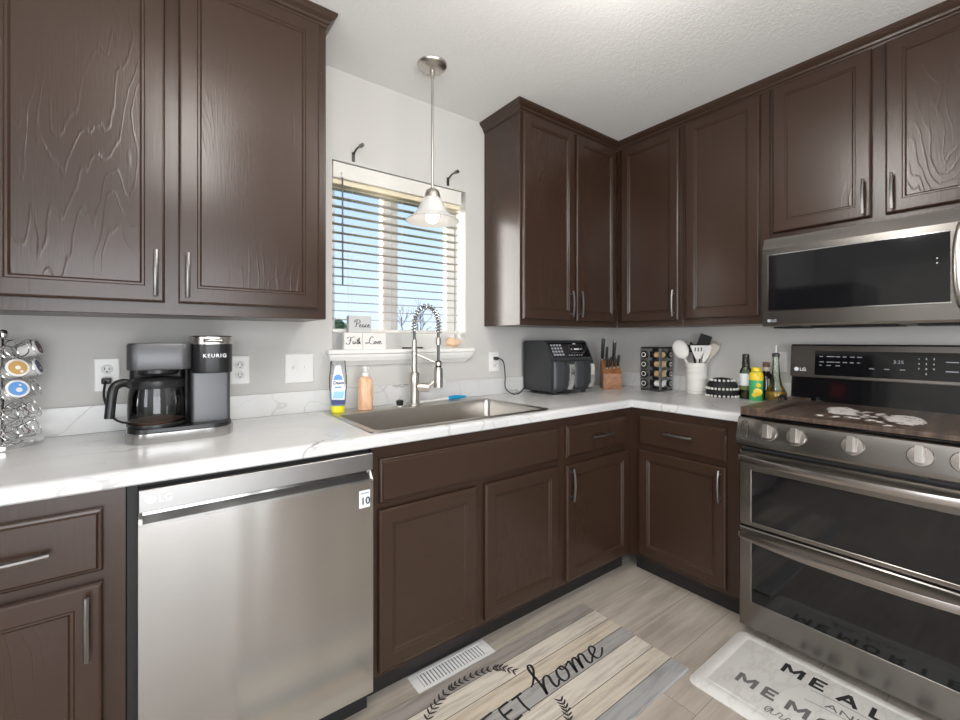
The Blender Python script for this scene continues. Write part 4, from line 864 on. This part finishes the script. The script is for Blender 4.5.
# ------------------------------------------------------------------ knife block
KBX, KBY = -0.262, -0.222
kb = thing('knife_block', 'reddish brown wooden knife block beside the air fryer', 'knife block', (KBX, KBY, CT), R_(-42))
bm = newbm(); loft(bm, [[(x, y, z) for y, z in ((-0.065, 0.0004), (-0.068, 0.100), (0.040, 0.190), (0.062, 0.0004))] for x in (-0.058, 0.058)]); bmesh.ops.bevel(bm, geom=bm.edges[:], offset=0.002, segments=1, affect='EDGES'); obj('block', bm, 'block_wood', kb)
c42, s42 = math.cos(R_(-42)), math.sin(R_(-42))
def knife(lx, t_, L_, label, big=False):
    # t_: position along the sloping top; the handle stands at right angles to it, leaning towards the room
    y = -0.068 + 0.108 * t_; z = 0.100 + 0.090 * t_
    wx, wy = KBX + lx * c42 - y * s42, KBY + lx * s42 + y * c42
    t = thing('kitchen_knife', label, 'knife', (wx, wy, CT + z + 0.001), R_(-42), 'knives in the block')
    ax = Vector((0, -0.26, 0.97)).normalized()
    hb = newbm(); w = 0.011 if big else 0.008
    tube(hb, [ax * 0.012, ax * 0.03, ax * (L_ * 0.6), ax * (L_ - 0.01), ax * L_], [w * 0.8, w, w * 1.05, w * 1.15, w * 0.7], 8, True, 0.6); obj('handle', hb, 'black_plastic', t, True)
    hb = newbm(); tube(hb, [ax * 0.0005, ax * 0.012], 0.0075, 8, True, 0.5); obj('bolster', hb, 'chrome', t, True)
    return t
knife(-0.046, 0.88, 0.150, 'tallest black knife handle, leftmost in the block', True)
knife(-0.024, 0.72, 0.110, 'black knife handle second from left, behind the steak knives')
knife(-0.030, 0.30, 0.080, 'short black knife handle at the front left of the block')
knife(-0.006, 0.34, 0.078, 'short black knife handle at the front middle of the block')
knife(0.018, 0.34, 0.080, 'short black knife handle at the front right of the block')
knife(0.044, 0.40, 0.085, 'short black knife handle at the right edge of the block')
k_ = knife(0.024, 0.80, 0.140, 'tall knife with steel capped handle at right in block', True)
bm = newbm(); ax = Vector((0, -0.26, 0.97)).normalized(); tube(bm, [ax * 0.128, ax * 0.146], 0.0115, 8, True, 0.6); obj('end_cap', bm, 'chrome', k_, True)
# ------------------------------------------------------------------ spice rack
SRX, SRY = -0.122, -0.462
sr = thing('spice_rack', 'grey metal spice rack tower between knife block and utensil crock', 'spice rack', (SRX, SRY, CT))
H = 0.262; q = 0.068
obj('base_plate', box(-q, q, -q, q, 0.0005, 0.014, 0.003), 'grey_metal', sr); obj('top_plate', box(-q, q, -q, q, H, H + 0.010, 0.003), 'dark_metal', sr)
for sx, sy in ((-1, -1), (-1, 1), (1, -1), (1, 1)): obj('post', box(sx * q - 0.004 - 0.004 * (sx > 0) + 0.004 * (sx < 0), sx * q + 0.004 - 0.004 * (sx > 0) + 0.004 * (sx < 0), sy * q - 0.004 - 0.004 * (sy > 0) + 0.004 * (sy < 0), sy * q + 0.004 - 0.004 * (sy > 0) + 0.004 * (sy < 0), 0.0142, H - 0.0002), 'rack_metal', sr)
obj('corner_panel', box(-q - 0.0015, -q + 0.012, -q - 0.0015, -q - 0.0002, 0.0144, H - 0.0004), 'rack_metal', sr); obj('corner_panel', box(-q - 0.0015, -q - 0.0002, -q, -q + 0.010, 0.0144, H - 0.0004), 'rack_metal', sr)
obj('side_panel', box(-q + 0.002, -q + 0.005, 0.006, q - 0.0085, 0.0144, H - 0.0004), 'rack_metal', sr); obj('side_panel', box(0.012, q - 0.0085, -q + 0.002, -q + 0.005, 0.0144, H - 0.0004), 'rack_metal', sr)
obj('core', box(-0.016, 0.016, -0.016, 0.016, 0.0142, H - 0.0002), 'charcoal', sr)
def jar(loc, rot, fill, lab, wide=0.022, cap='black_plastic', capfirst=True):
    t = thing('spice_jar', lab, 'spice jar', loc, 0, 'spice jars in the rack'); t.rotation_euler = rot
    bm = newbm(); lathe(bm, [(wide * 0.9, -0.030), (wide * 0.95, -0.028), (wide * 0.95, 0.020)], 18); obj('jar', bm, fill, t, True)
    bm = newbm(); lathe(bm, [(wide * 1.02, 0.0202), (wide * 1.02, 0.036), (wide * 0.9, 0.038)], 18); c = obj('cap', bm, cap, t, True)
    bm = newbm(); lathe(bm, [(wide * 0.66, 0.0381), (wide * 0.66, 0.0388), (wide * 0.46, 0.0388), (wide * 0.46, 0.0381)], 18, cap0=False, cap1=False); obj('cap_glint', bm, 'bead_silver', c)  # silver ring painting the glint on the cap
    return t
zz = [0.047, 0.106, 0.165, 0.224]
ords = ['bottom', 'second lowest', 'second highest', 'top']
for i, z in enumerate(zz):
    jar((SRX - 0.046, SRY + 0.036, CT + z), (0, R_(-90), 0), 'spice_dark', ords[i] + ' black-capped jar in the left column of the spice rack', 0.0235)
    jar((SRX - 0.034, SRY - 0.036, CT + z), (R_(-90), 0, 0), ['spice_white', 'spice_tan', 'spice_tan', 'spice_tan'][i], ords[i] + ' jar in the middle column of the spice rack, ' + ('white' if i == 0 else 'tan') + ' contents', 0.019)
    jar((SRX + 0.030, SRY - 0.040, CT + z), (R_(90), 0, 0), ['spice_white', 'spice_pale', 'spice_pale', 'spice_green'][i], ords[i] + ' dark-capped jar in the right column of the spice rack')
# ------------------------------------------------------------------ utensil crock
UX, UY = -0.082, -0.692
uc = thing('utensil_crock', 'birch-bark patterned white utensil crock full of kitchen tools', 'utensil crock', (UX, UY, CT))
bm = newbm(); lathe(bm, [(0.054, 0.0005), (0.057, 0.003), (0.058, 0.178), (0.056, 0.181), (0.053, 0.180), (0.052, 0.012), (0.01, 0.010)], 32, cap1=True); obj('crock', bm, 'crock_bark', uc, True)
# camera-facing horizontal at the crock: right = (0.45,-0.89)
rv = Vector((0.45, -0.89, 0)); dv = Vector((-0.89, -0.45, 0))
def utensil(label, bx0, top, tw, m_, headfn, hr=0.006):
    p0 = rv * bx0[0] + dv * bx0[1] + Vector((0, 0, 0.03)); p1 = rv * top[0] + dv * top[1] + Vector((0, 0, top[2]))
    t = thing('kitchen_utensil', label, 'utensil', (UX, UY, CT), 0, 'utensils in the crock')
    ax = (p1 - p0).normalized(); sd = (rv - ax * rv.dot(ax)).normalized(); nn = ax.cross(sd)
    hb = newbm(); tube(hb, [p0, p0.lerp(p1, 0.5), p1], hr, 8); obj('handle', hb, m_, t, True)
    headfn(t, p1, ax, sd, nn, m_)
def flat_head(shape, th=0.004, slots=None, curve=0.0):
    def fn(t, p, ax, sd, nn, m_):
        bm = newbm(); f = [p + sd * a + ax * b_ + nn * (th / 2 - curve * a * a * 40) for a, b_ in shape]; g = [v - nn * th for v in f]
        loft(bm, [g, f]); hd = obj('head', bm, m_, t)
        if slots:
            bm = newbm()
            for a, b_, w_, h2 in slots: loft(bm, [[p + sd * (a + x * w_) + ax * (b_ + y * h2) + nn * z for x, y in ((-.5, -.5), (.5, -.5), (.5, .5), (-.5, .5))] for z in (-th / 2 - 0.0004, th / 2 + 0.0004)])
            obj('slots', bm, 'slot_dark', hd)
    return fn
ov = lambda rx, ry, cy: [(rx * math.cos(2 * PI * k / 20), cy + ry * math.sin(2 * PI * k / 20)) for k in range(20)]
def spoon_head(rx, ry):
    def fn(t, p, ax, sd, nn, m_):
        bm = newbm(); L = []
        for i in range(7):
            u_ = i / 6; s = math.sqrt(max(0.02, 1 - u_ ** 2)); L.append([p + ax * ry + sd * (rx * s * math.cos(2 * PI * k / 20)) + ax * (ry * s * math.sin(2 * PI * k / 20)) + nn * (-0.016 * u_) for k in range(20)])
        loft(bm, L, False, True)
        r2 = [[p + ax * ry + sd * (rx * s * math.cos(2 * PI * k / 20)) + ax * (ry * s * math.sin(2 * PI * k / 20)) + nn * z for k in range(20)] for s, z in ((1, 0), (0.92, 0.001), (0.75, -0.007), (0.3, -0.012))]
        loft(bm, r2, False, True); obj('head', bm, m_, t, True)
    return fn
utensil('big white ladle leaning left out of the crock', (0.01, 0.0), (-0.062, 0.005, 0.205), 0, 'utensil_white', spoon_head(0.043, 0.058), 0.008)
utensil('white slotted turner standing upright in front in the crock', (0.0, 0.012), (0.008, 0.030, 0.215), 0, 'utensil_white', flat_head([(-0.012, -0.01), (0.012, -0.01), (0.024, 0.02), (0.046, 0.070), (-0.044, 0.066), (-0.026, 0.02)], 0.004, [(-0.016, 0.044, 0.006, 0.022), (0.0, 0.044, 0.006, 0.022), (0.016, 0.046, 0.006, 0.022)]))
utensil('white spoonula leaning right in the crock', (-0.015, 0.005), (0.040, 0.024, 0.200), 0, 'utensil_white', flat_head([(-0.008, -0.01), (0.008, -0.01), (0.018, 0.03), (0.016, 0.080), (0.004, 0.092), (-0.012, 0.080), (-0.014, 0.03)], 0.006))
def fork(t, p, ax, sd, nn, m_):
    bm = newbm(); f = [p + sd * a + ax * b_ for a, b_ in ((-0.010, -0.02), (0.010, -0.02), (0.024, 0.03), (0.022, 0.060), (-0.022, 0.060), (-0.024, 0.03))]; loft(bm, [[v - nn * 0.003 for v in f], [v + nn * 0.003 for v in f]])
    for k in range(5):
        a = -0.020 + 0.010 * k; tube(bm, smooth_path([p + sd * a + ax * 0.050, p + sd * a + ax * 0.066 + nn * 0.006, p + sd * (a + 0.004) + ax * 0.074 + nn * 0.022], 3), 0.0035, 6)
    obj('head', bm, m_, t, True)
utensil('beige pasta fork leaning far right in the crock', (-0.01, -0.01), (0.078, 0.004, 0.232), 0, 'utensil_beige', fork)
utensil('black square spatula rising behind the white tools in crock', (-0.02, -0.01), (0.028, -0.020, 0.262), 0, 'fabric_black', flat_head([(-0.010, -0.02), (0.012, -0.02), (0.034, 0.005), (0.040, 0.080), (-0.022, 0.090), (-0.034, 0.01)], 0.005))
utensil('black nylon tool with notched head left of the black spatula', (0.02, -0.02), (-0.018, -0.022, 0.245), 0, 'fabric_black', flat_head([(-0.022, 0.0), (0.022, -0.01), (0.034, 0.040), (0.012, 0.042), (-0.002, 0.064), (-0.012, 0.045), (-0.028, 0.048)], 0.005))
# ------------------------------------------------------------------ beaded basket
bk_ = thing('beaded_basket', 'black lidded basket edged with silver beads beside the crock', 'basket', (-0.110, -0.850, CT))
bm = newbm(); lathe(bm, [(0.066, 0.0005), (0.078, 0.006), (0.083, 0.022), (0.080, 0.042), (0.074, 0.046)], 36); obj('bowl', bm, 'fabric_black', bk_, True)
bm = newbm(); lathe(bm, [(0.074, 0.047), (0.076, 0.058), (0.070, 0.078), (0.050, 0.098), (0.030, 0.104), (0.010, 0.106)], 36); obj('lid', bm, 'fabric_black', bk_, True)
for zr, rr, n in ((0.008, 0.080, 24), (0.048, 0.0785, 26), (0.092, 0.058, 17)):
    bm = newbm()
    for k in range(n):
        a = 2 * PI * k / n; lathe(bm, [(0.003, -0.007), (0.0068, -0.0025), (0.0068, 0.0025), (0.003, 0.007)], 7, (rr * math.cos(a), rr * math.sin(a), zr))
    obj('bead_trim', bm, 'bead_silver', bk_, True)
# ------------------------------------------------------------------ bottles by the range
t = thing('olive_oil_bottle', 'green glass olive oil bottle with white label and black cap', 'bottle', (-0.092, -0.963, CT))
bm = newbm(); lathe(bm, [(0.028, 0.0005), (0.030, 0.004), (0.030, 0.135), (0.026, 0.155), (0.016, 0.172), (0.0145, 0.178), (0.0145, 0.19)], 28); obj('glass', bm, 'green_glass', t, True)
bm = newbm(); lathe(bm, [(0.0275, 0.003), (0.0285, 0.006), (0.0285, 0.040)], 24); obj('oil', bm, 'oil_brown', t, True)
bm = newbm(); lathe(bm, [(0.0302, 0.055), (0.0306, 0.056), (0.0306, 0.134), (0.0302, 0.135)], 28, cap0=False, cap1=False); lb = obj('label', bm, 'label_white', t, True)
bm = newbm(); lathe(bm, [(0.0308, 0.050), (0.0309, 0.051), (0.0309, 0.070), (0.0308, 0.071)], 28, cap0=False, cap1=False); obj('label_stripe', bm, 'spice_green', lb, True)
bm = newbm(); lathe(bm, [(0.018, 0.168), (0.0185, 0.172), (0.0185, 0.198), (0.017, 0.200), (0.0165, 0.236), (0.012, 0.240)], 20); obj('cap', bm, 'olive_dark', t, True)
t = thing('lemon_juice_bottle', 'green and yellow lemon juice bottle with yellow cap by the range', 'bottle', (-0.126, -1.026, CT), R_(-68))
bm = newbm(); oval(bm, [(0.030, 0.0005), (0.032, 0.004), (0.032, 0.120), (0.030, 0.140), (0.020, 0.150)], 28, 0.8); obj('bottle', bm, 'lemon_green', t, True)
bm = newbm(); oval(bm, [(0.0325, 0.105), (0.0328, 0.107), (0.0312, 0.139), (0.024, 0.148)], 28, 0.8, False, False); oval(bm, [(0.0212, 0.1505), (0.023, 0.152), (0.023, 0.168), (0.019, 0.172)], 24, 1.0); obj('cap', bm, 'lemon_yellow', t, True)
bm = newbm()
for cx, cz, r in ((0.006, 0.045, 0.020), (-0.008, 0.030, 0.012), (0.010, 0.080, 0.012)): lathe(bm, [(r, -0.0262), (r, -0.0275), (r * 0.7, -0.030)], 18, (cx, 0.0, cz), 'Y')
obj('lemon_print', bm, 'lemon_yellow', t, True)
t = thing('sauce_bottle', 'dark sauce bottle standing behind the yellow-capped bottle', 'bottle', (-0.060, -1.050, CT))
bm = newbm(); lathe(bm, [(0.033, 0.0005), (0.036, 0.004), (0.036, 0.110), (0.032, 0.128), (0.017, 0.142), (0.0145, 0.155), (0.0145, 0.176)], 28); obj('glass', bm, 'sauce_black', t, True)
bm = newbm(); lathe(bm, [(0.0148, 0.150), (0.0155, 0.151), (0.0155, 0.172)], 20); obj('neck_label', bm, 'utensil_beige', t, True)
bm = newbm(); lathe(bm, [(0.0165, 0.1725), (0.017, 0.174), (0.017, 0.196), (0.015, 0.198)], 20); obj('cap', bm, 'cork_brown', t, True)
t = thing('oil_cruet', 'clear glass oil cruet with round bulb of golden oil and pour spout', 'bottle', (-0.120, -1.114, CT))
bm = newbm(); lathe(bm, [(0.030, 0.0005), (0.040, 0.006), (0.047, 0.026), (0.046, 0.046), (0.036, 0.070), (0.026, 0.090), (0.019, 0.125), (0.0155, 0.170), (0.014, 0.215), (0.0145, 0.230)], 32); obj('glass', bm, 'cruet_glass', t, True)
bm = newbm(); lathe(bm, [(0.029, 0.003), (0.0385, 0.008), (0.0452, 0.027), (0.0443, 0.045), (0.040, 0.056)], 32); obj('oil', bm, 'oil_gold', t, True)
bm = newbm(); lathe(bm, [(0.013, 0.229), (0.0165, 0.231), (0.0165, 0.246), (0.010, 0.250)], 18); obj('stopper', bm, 'charcoal', t, True)
bm = newbm(); tube(bm, [(0, 0, 0.249), (0, 0, 0.265), (0.001, 0, 0.288)], [0.0045, 0.0038, 0.0030], 8); obj('spout', bm, 'bead_silver', t, True)

# ------------------------------------------------------------------ floor things
fm = thing('kitchen_mat', 'plank-print kitchen mat lettered sweet home in front of the sink cabinet', 'floor mat', (0, 0, 0.0))
bm = newbm(); loft(bm, [rrect(-2.40, -1.045, MY0, MY1, 0.004, 0.0006, 2), rrect(-2.40, -1.045, MY0, MY1, 0.004, 0.006, 2), rrect(-2.397, -1.048, MY0 + 0.003, MY1 - 0.003, 0.004, 0.008, 2)]); obj('mat', bm, 'mat_print', fm)
bm = newbm(); Z = 0.0086
def st(pts, w, dx=0.0, dy=0.0, sc=1.0, taper=False): ribbon(bm, [(dx + x * sc, dy + y * sc) for x, y in pts], w, Z, 6, taper)
# script "home": x along +x, slanted
def sl_(pts, x0, y0, sc): return [(x0 + (x * 1.17 + 0.26 * y) * sc, y0 + y * sc) for x, y in pts]
s_ = 0.068; y0 = -0.912
for pts in ([(-0.55, 0.75), (-0.30, 0.95), (0.05, 1.5), (0.08, 1.85), (-0.06, 1.95), (-0.14, 1.6), (-0.05, 0.6), (-0.06, -0.05), (0.05, 0.45), (0.30, 0.85), (0.52, 0.75), (0.50, 0.25), (0.62, -0.02), (0.90, 0.25)],
            [(1.30, 0.85), (1.05, 0.75), (0.95, 0.35), (1.10, 0.0), (1.42, 0.08), (1.55, 0.50), (1.40, 0.85), (1.28, 0.75), (1.45, 0.60), (1.85, 0.80)],
            [(1.85, 0.80), (1.95, 0.78), (1.92, 0.0), (2.05, 0.55), (2.25, 0.85), (2.38, 0.70), (2.34, 0.0), (2.48, 0.55), (2.68, 0.85), (2.84, 0.68), (2.80, 0.20), (2.95, 0.0), (3.20, 0.25)],
            [(3.20, 0.25), (3.50, 0.42), (3.70, 0.62), (3.58, 0.88), (3.36, 0.75), (3.28, 0.35), (3.42, 0.0), (3.75, 0.05), (4.10, 0.40)]):
    ribbon(bm, sl_(pts, -1.548, y0, s_), 0.0105, Z, 6, True)
lt = obj('lettering', bm, 'ink', fm)
SW = {'T': [[(0.0, 0.96), (0.55, 1.0)], [(0.30, 0.98), (0.24, 0.45), (0.26, 0.0)]],
      'E': [[(0.58, 1.0), (0.22, 0.97), (0.08, 0.90), (0.05, 0.50), (0.10, 0.10), (0.28, 0.01), (0.62, 0.06)], [(0.05, 0.52), (0.48, 0.56)]],
      'W': [[(0.0, 1.0), (0.16, 0.0)], [(0.16, 0.0), (0.36, 0.8)], [(0.36, 0.8), (0.56, 0.0)], [(0.56, 0.0), (0.74, 1.0)]],
      'S': [[(0.52, 0.86), (0.30, 1.0), (0.06, 0.82), (0.16, 0.58), (0.44, 0.44), (0.50, 0.18), (0.26, 0.0), (0.02, 0.12)]]}
for ch, x0 in (('S', -1.950), ('W', -1.888), ('E', -1.802), ('E', -1.733), ('T', -1.670)):
    bm = newbm()
    for g_ in SW[ch]: ribbon(bm, [(x0 + a * 0.088, -0.928 + b_ * 0.070) for a, b_ in g_], 0.0085, Z, 5)
    obj('lettering', bm, 'ink', fm)
def leafs(path, L_, w_):
    bm = newbm(); P = smooth_path([(x, y, 0) for x, y in path], 3)
    ribbon(bm, path, 0.0022, Z, 5)
    for i in range(0, len(P) - 1):
        d = (P[i + 1] - P[i]).normalized()
        for s in (1, -1):
            a = math.atan2(d.y, d.x) + s * 0.75; c = P[i] + Vector((math.cos(a), math.sin(a), 0)) * L_ * 0.55
            f = []
            for k in range(8):
                q2 = 2 * PI * k / 8; x, y = L_ * 0.5 * math.cos(q2), w_ * 0.5 * math.sin(q2) * (1 - 0.4 * math.cos(q2)); f.append(bm.verts.new((c.x + x * math.cos(a) - y * math.sin(a), c.y + x * math.sin(a) + y * math.cos(a), Z + 0.0002 * (i % 2))))
            bm.faces.new(f)
    obj('leaf_sprig', bm, 'ink', fm)
leafs([(-2.02, -0.90), (-1.985, -0.82), (-1.935, -0.755), (-1.885, -0.722), (-1.826, -0.700)], 0.026, 0.0065)
leafs([(-1.815, -0.697), (-1.77, -0.691), (-1.70, -0.695), (-1.64, -0.708)], 0.022, 0.0075)
leafs([(-1.632, -0.712), (-1.600, -0.730), (-1.572, -0.775)], 0.026, 0.0065)
leafs([(-1.60, -1.08), (-1.573, -1.03), (-1.546, -0.993), (-1.535, -0.955)], 0.024, 0.0065)
m2 = thing('anti_fatigue_mat', 'marbled white cushioned mat lettered meals and memories before the range', 'floor mat', (0, 0, 0))
bm = newbm(); a0, a1, b0, b1 = -1.102, -0.655, -1.945, -1.166
loft(bm, [rrect(a0, a1, b0, b1, 0.03, 0.0006, 6), rrect(a0, a1, b0, b1, 0.03, 0.004, 6), rrect(a0 + 0.022, a1 - 0.022, b0 + 0.022, b1 - 0.022, 0.022, 0.012, 6), rrect(a0 + 0.045, a1 - 0.045, b0 + 0.045, b1 - 0.045, 0.012, 0.0128, 6), rrect(a0 + 0.048, a1 - 0.048, b0 + 0.048, b1 - 0.048, 0.010, 0.0118, 6), rrect(a0 + 0.051, a1 - 0.051, b0 + 0.051, b1 - 0.051, 0.010, 0.0130, 6)])
obj('mat', bm, 'mat_marble', m2, True)
MR = (0, 0, R_(-90)); MZ = 0.0137
GLY = {'M': [[(0, 0), (0, 1)], [(0.04, 0.98), (0.45, 0.30)], [(0.45, 0.30), (0.86, 0.98)], [(0.9, 1), (0.9, 0)]], 'E': [[(0.1, 0), (0.1, 1)], [(0.1, 0.09), (0.72, 0.09)], [(0.1, 0.5), (0.62, 0.5)], [(0.1, 0.91), (0.72, 0.91)]],
       'A': [[(0.0, 0), (0.42, 0.98)], [(0.38, 0.98), (0.82, 0)], [(0.18, 0.30), (0.64, 0.30)]], 'L': [[(0.1, 0), (0.1, 1)], [(0.1, 0.09), (0.70, 0.09)]],
       'S': [[(0.66, 0.80), (0.50, 0.92), (0.22, 0.90), (0.10, 0.72), (0.24, 0.56), (0.52, 0.46), (0.66, 0.28), (0.52, 0.10), (0.22, 0.08), (0.06, 0.22)]],
       'O': [[(0.42, 0.08), (0.14, 0.22), (0.08, 0.5), (0.14, 0.78), (0.42, 0.92), (0.70, 0.78), (0.76, 0.5), (0.70, 0.22), (0.42, 0.08)]],
       'R': [[(0.1, 0), (0.1, 1)], [(0.1, 0.91), (0.45, 0.91), (0.64, 0.78), (0.62, 0.60), (0.45, 0.48), (0.1, 0.48)], [(0.36, 0.48), (0.72, 0.0)]], 'I': [[(0.3, 0), (0.3, 1)]]}
def spaced(word, x_base, hgt, pitch, m_, start, halo):
    for i, ch in enumerate(word):
        bm = newbm(); w_ = hgt * 0.22
        for k_, g_ in enumerate(GLY[ch]): ribbon(bm, [(a * hgt * 1.0, b_ * hgt) for a, b_ in g_], w_, 0.0002 * k_, 1 if len(g_) == 2 else 5)
        o = obj('lettering', bm, m_, m2); o.location = (x_base, start - i * pitch, MZ); o.rotation_euler = MR
spaced('MEALS', -0.795, 0.058, 0.0800, 'ink', -1.362, True)
spaced('MEMORIES', -0.975, 0.055, 0.0760, 'ink_grey', -1.280, False)
txt('lettering', 'AND', 0.040, 'ink_grey', m2, (-0.862, -1.562, MZ), MR, ext=0.0003, align='CENTER', sx=1.3)
bm = newbm()
for xx in (-0.815, -0.878): ribbon(bm, [(xx, -1.455), (xx + 0.006, -1.50), (xx + 0.008, -1.56), (xx + 0.006, -1.62), (xx, -1.67)], 0.0022, MZ)
def ms(pts, y0, x0, sc): ribbon(bm, [(x0 + b_ * sc, y0 - a * sc) for a, b_ in pts], 0.0028, MZ, 5)
ms([(0, 0.1), (0.5, 0.9), (0.1, 0.8), (0.0, 0.2), (0.3, 0.0), (0.6, 0.9), (0.6, 0.1), (1.0, 0.2), (1.2, 0.9), (1.5, 0.8), (1.4, 0.1), (1.8, 0.3), (2.2, 0.6), (2.1, 0.9), (1.9, 0.5), (2.1, 0.0), (2.8, 0.4)], -1.390, -1.035, 0.03)
ms([(0, 0.1), (0.5, 1.4), (0.2, 1.5), (0.1, 0.0), (0.5, 0.8), (0.7, 0.1), (1.2, 0.5), (1.5, 0.9), (1.2, 0.5), (1.5, 0.0), (2.0, 0.5), (2.3, 0.9), (2.3, 0.1), (2.8, 0.5), (3.1, 0.9), (2.8, 0.4), (3.2, 0.0), (3.7, 0.4)], -1.500, -1.035, 0.03)
obj('line_ornament', bm, 'ink_grey', m2)
fv = thing('floor_register', 'white slotted floor vent register in front of the sink cabinet', 'floor vent', (-1.732, -0.599, 0.0))
bm = newbm()
bx(bm, -0.170, 0.170, 0.030, 0.045, 0.0005, 0.005, 0.0015); bx(bm, -0.170, 0.170, -0.045, -0.030, 0.0005, 0.005, 0.0015); bx(bm, -0.170, -0.140, -0.030, 0.030, 0.0005, 0.005, 0.0015); bx(bm, 0.140, 0.170, -0.030, 0.030, 0.0005, 0.005, 0.0015)
obj('frame', bm, 'vent_white', fv)
obj('duct_opening', box(-0.1405, 0.1405, -0.0305, 0.0305, 0.0003, 0.0012), 'ink_grey', fv)
bm = newbm()
for k in range(21):
    x = -0.134 + 0.0134 * k; loft(bm, [[(x + a, y, z) for a, z in ((-0.0032, 0.0016), (0.0028, 0.0046), (0.0040, 0.0046), (-0.0020, 0.0016))] for y in (-0.030, 0.030)])
obj('louvres', bm, 'vent_white', fv)

# ------------------------------------------------------------------ ceiling light and fridge (seen as reflections)
for lx, lab in ((-2.50, 'semi-flush dome ceiling lamp nearest the coffee maker end'), (-1.58, 'semi-flush dome ceiling lamp nearest the range')):
    t = thing('ceiling_lamp', lab, 'lamp', (lx, -1.34, CEIL), 0, 'ceiling lamps over the kitchen')
    bm = newbm(); lathe(bm, [(0.07, -0.0005), (0.07, -0.02), (0.015, -0.03), (0.012, -0.12)], 24); obj('canopy', bm, 'nickel', t, True)
    bm = newbm(); lathe(bm, [(0.02, -0.185), (0.08, -0.172), (0.12, -0.140), (0.13, -0.110), (0.126, -0.109), (0.115, -0.138), (0.076, -0.167), (0.01, -0.180)], 32, cap0=True, cap1=True); obj('glass_bowl', bm, 'lamp_diffuser', t, True)
    l = bpy.data.lights.new('ceiling_bulb', 'POINT'); l.energy = LAMP_W; l.shadow_soft_size = 0.14; l.color = (1, 0.965, 0.92); q_ = bpy.data.objects.new('ceiling_bulb', l); COL.objects.link(q_); q_.parent = t; q_.location = (0, 0, -0.34)
fg = thing('refrigerator', 'black two-door refrigerator past the left end of the counter', 'refrigerator', (-3.75, -0.42, 0))
obj('cabinet_body', box(-0.44, 0.44, -0.36, 0.38, 0.02, 1.76, 0.006), 'fridge_black', fg)
for x0, x1 in ((-0.44, -0.003), (0.003, 0.44)):
    d = obj('door', box(x0, x1, -0.425, -0.362, 0.62, 1.76, 0.008), 'fridge_black', fg)
    bm = newbm(); hx2 = -0.04 if x0 < -0.1 else 0.04; tube(bm, [(hx2, -0.426, 0.75), (hx2, -0.47, 0.80), (hx2, -0.47, 1.55), (hx2, -0.426, 1.60)], 0.012, 10); obj('handle', bm, 'pull_metal', d, True)
d = obj('freezer_drawer', box(-0.44, 0.44, -0.425, -0.362, 0.05, 0.612, 0.008), 'fridge_black', fg)
obj('magnet', box(0.4402, 0.442, -0.20, -0.08, 1.30, 1.45), 'red_tag', fg)

# ------------------------------------------------------------------ trees outside
def tree(nm, label, loc, h_, leafy, seed, r0=0.10):
    t = thing(nm, label, 'tree', loc, 0); rnd = random.Random(seed); bm = newbm()
    tips = []
    def grow(p, d, L_, r, k):
        q_ = p + d * L_; tube(bm, [p, p.lerp(q_, 0.5) + Vector((rnd.uniform(-.04, .04), rnd.uniform(-.04, .04), 0)) * L_, q_], [r, r * 0.85, r * 0.65], 5); tips.append(q_)
        if k > 0:
            for _ in range(3): grow(p.lerp(q_, rnd.uniform(0.55, 1.0)), (d + Vector((rnd.uniform(-.8, .8), rnd.uniform(-.8, .8), rnd.uniform(0, .5)))).normalized(), L_ * rnd.uniform(0.5, 0.7), r * 0.5, k - 1)
    grow(Vector((0, 0, 0)), Vector((0, 0, 1)), h_ * 0.45, r0, 4 if not leafy else 2)
    obj('trunk', bm, 'bark', t)
    if leafy:
        bm = newbm()
        for i in range(420):
            zf = rnd.random(); rad = (1 - zf) * h_ * 0.20 + 0.1; a = rnd.random() * 2 * PI; r = rad * math.sqrt(rnd.random()); c = Vector((r * math.cos(a), r * math.sin(a), h_ * (0.15 + 0.85 * zf)))
            u1 = Vector((rnd.uniform(-1, 1), rnd.uniform(-1, 1), rnd.uniform(-.4, .4))).normalized() * h_ * 0.05; u2 = u1.cross(Vector((rnd.uniform(-1, 1), rnd.uniform(-1, 1), 1))).normalized() * h_ * 0.025
            bm.faces.new([bm.verts.new(c + x) for x in (-u1, u2, u1, -u2)])
        obj('foliage', bm, 'foliage', t)
tree('conifer_tree', 'pale green tree far outside behind the left window sash', (1.14, 9.0, -0.5), 2.25, True, 5)
tree('bare_tree', 'taller bare branched tree outside the right half of the window', (2.55, 8.2, -0.5), 3.0, False, 9, 0.06)
tree('bare_tree', 'smaller bare tree right of the taller bare one outside the window', (3.35, 8.9, -0.5), 2.4, False, 14, 0.04)
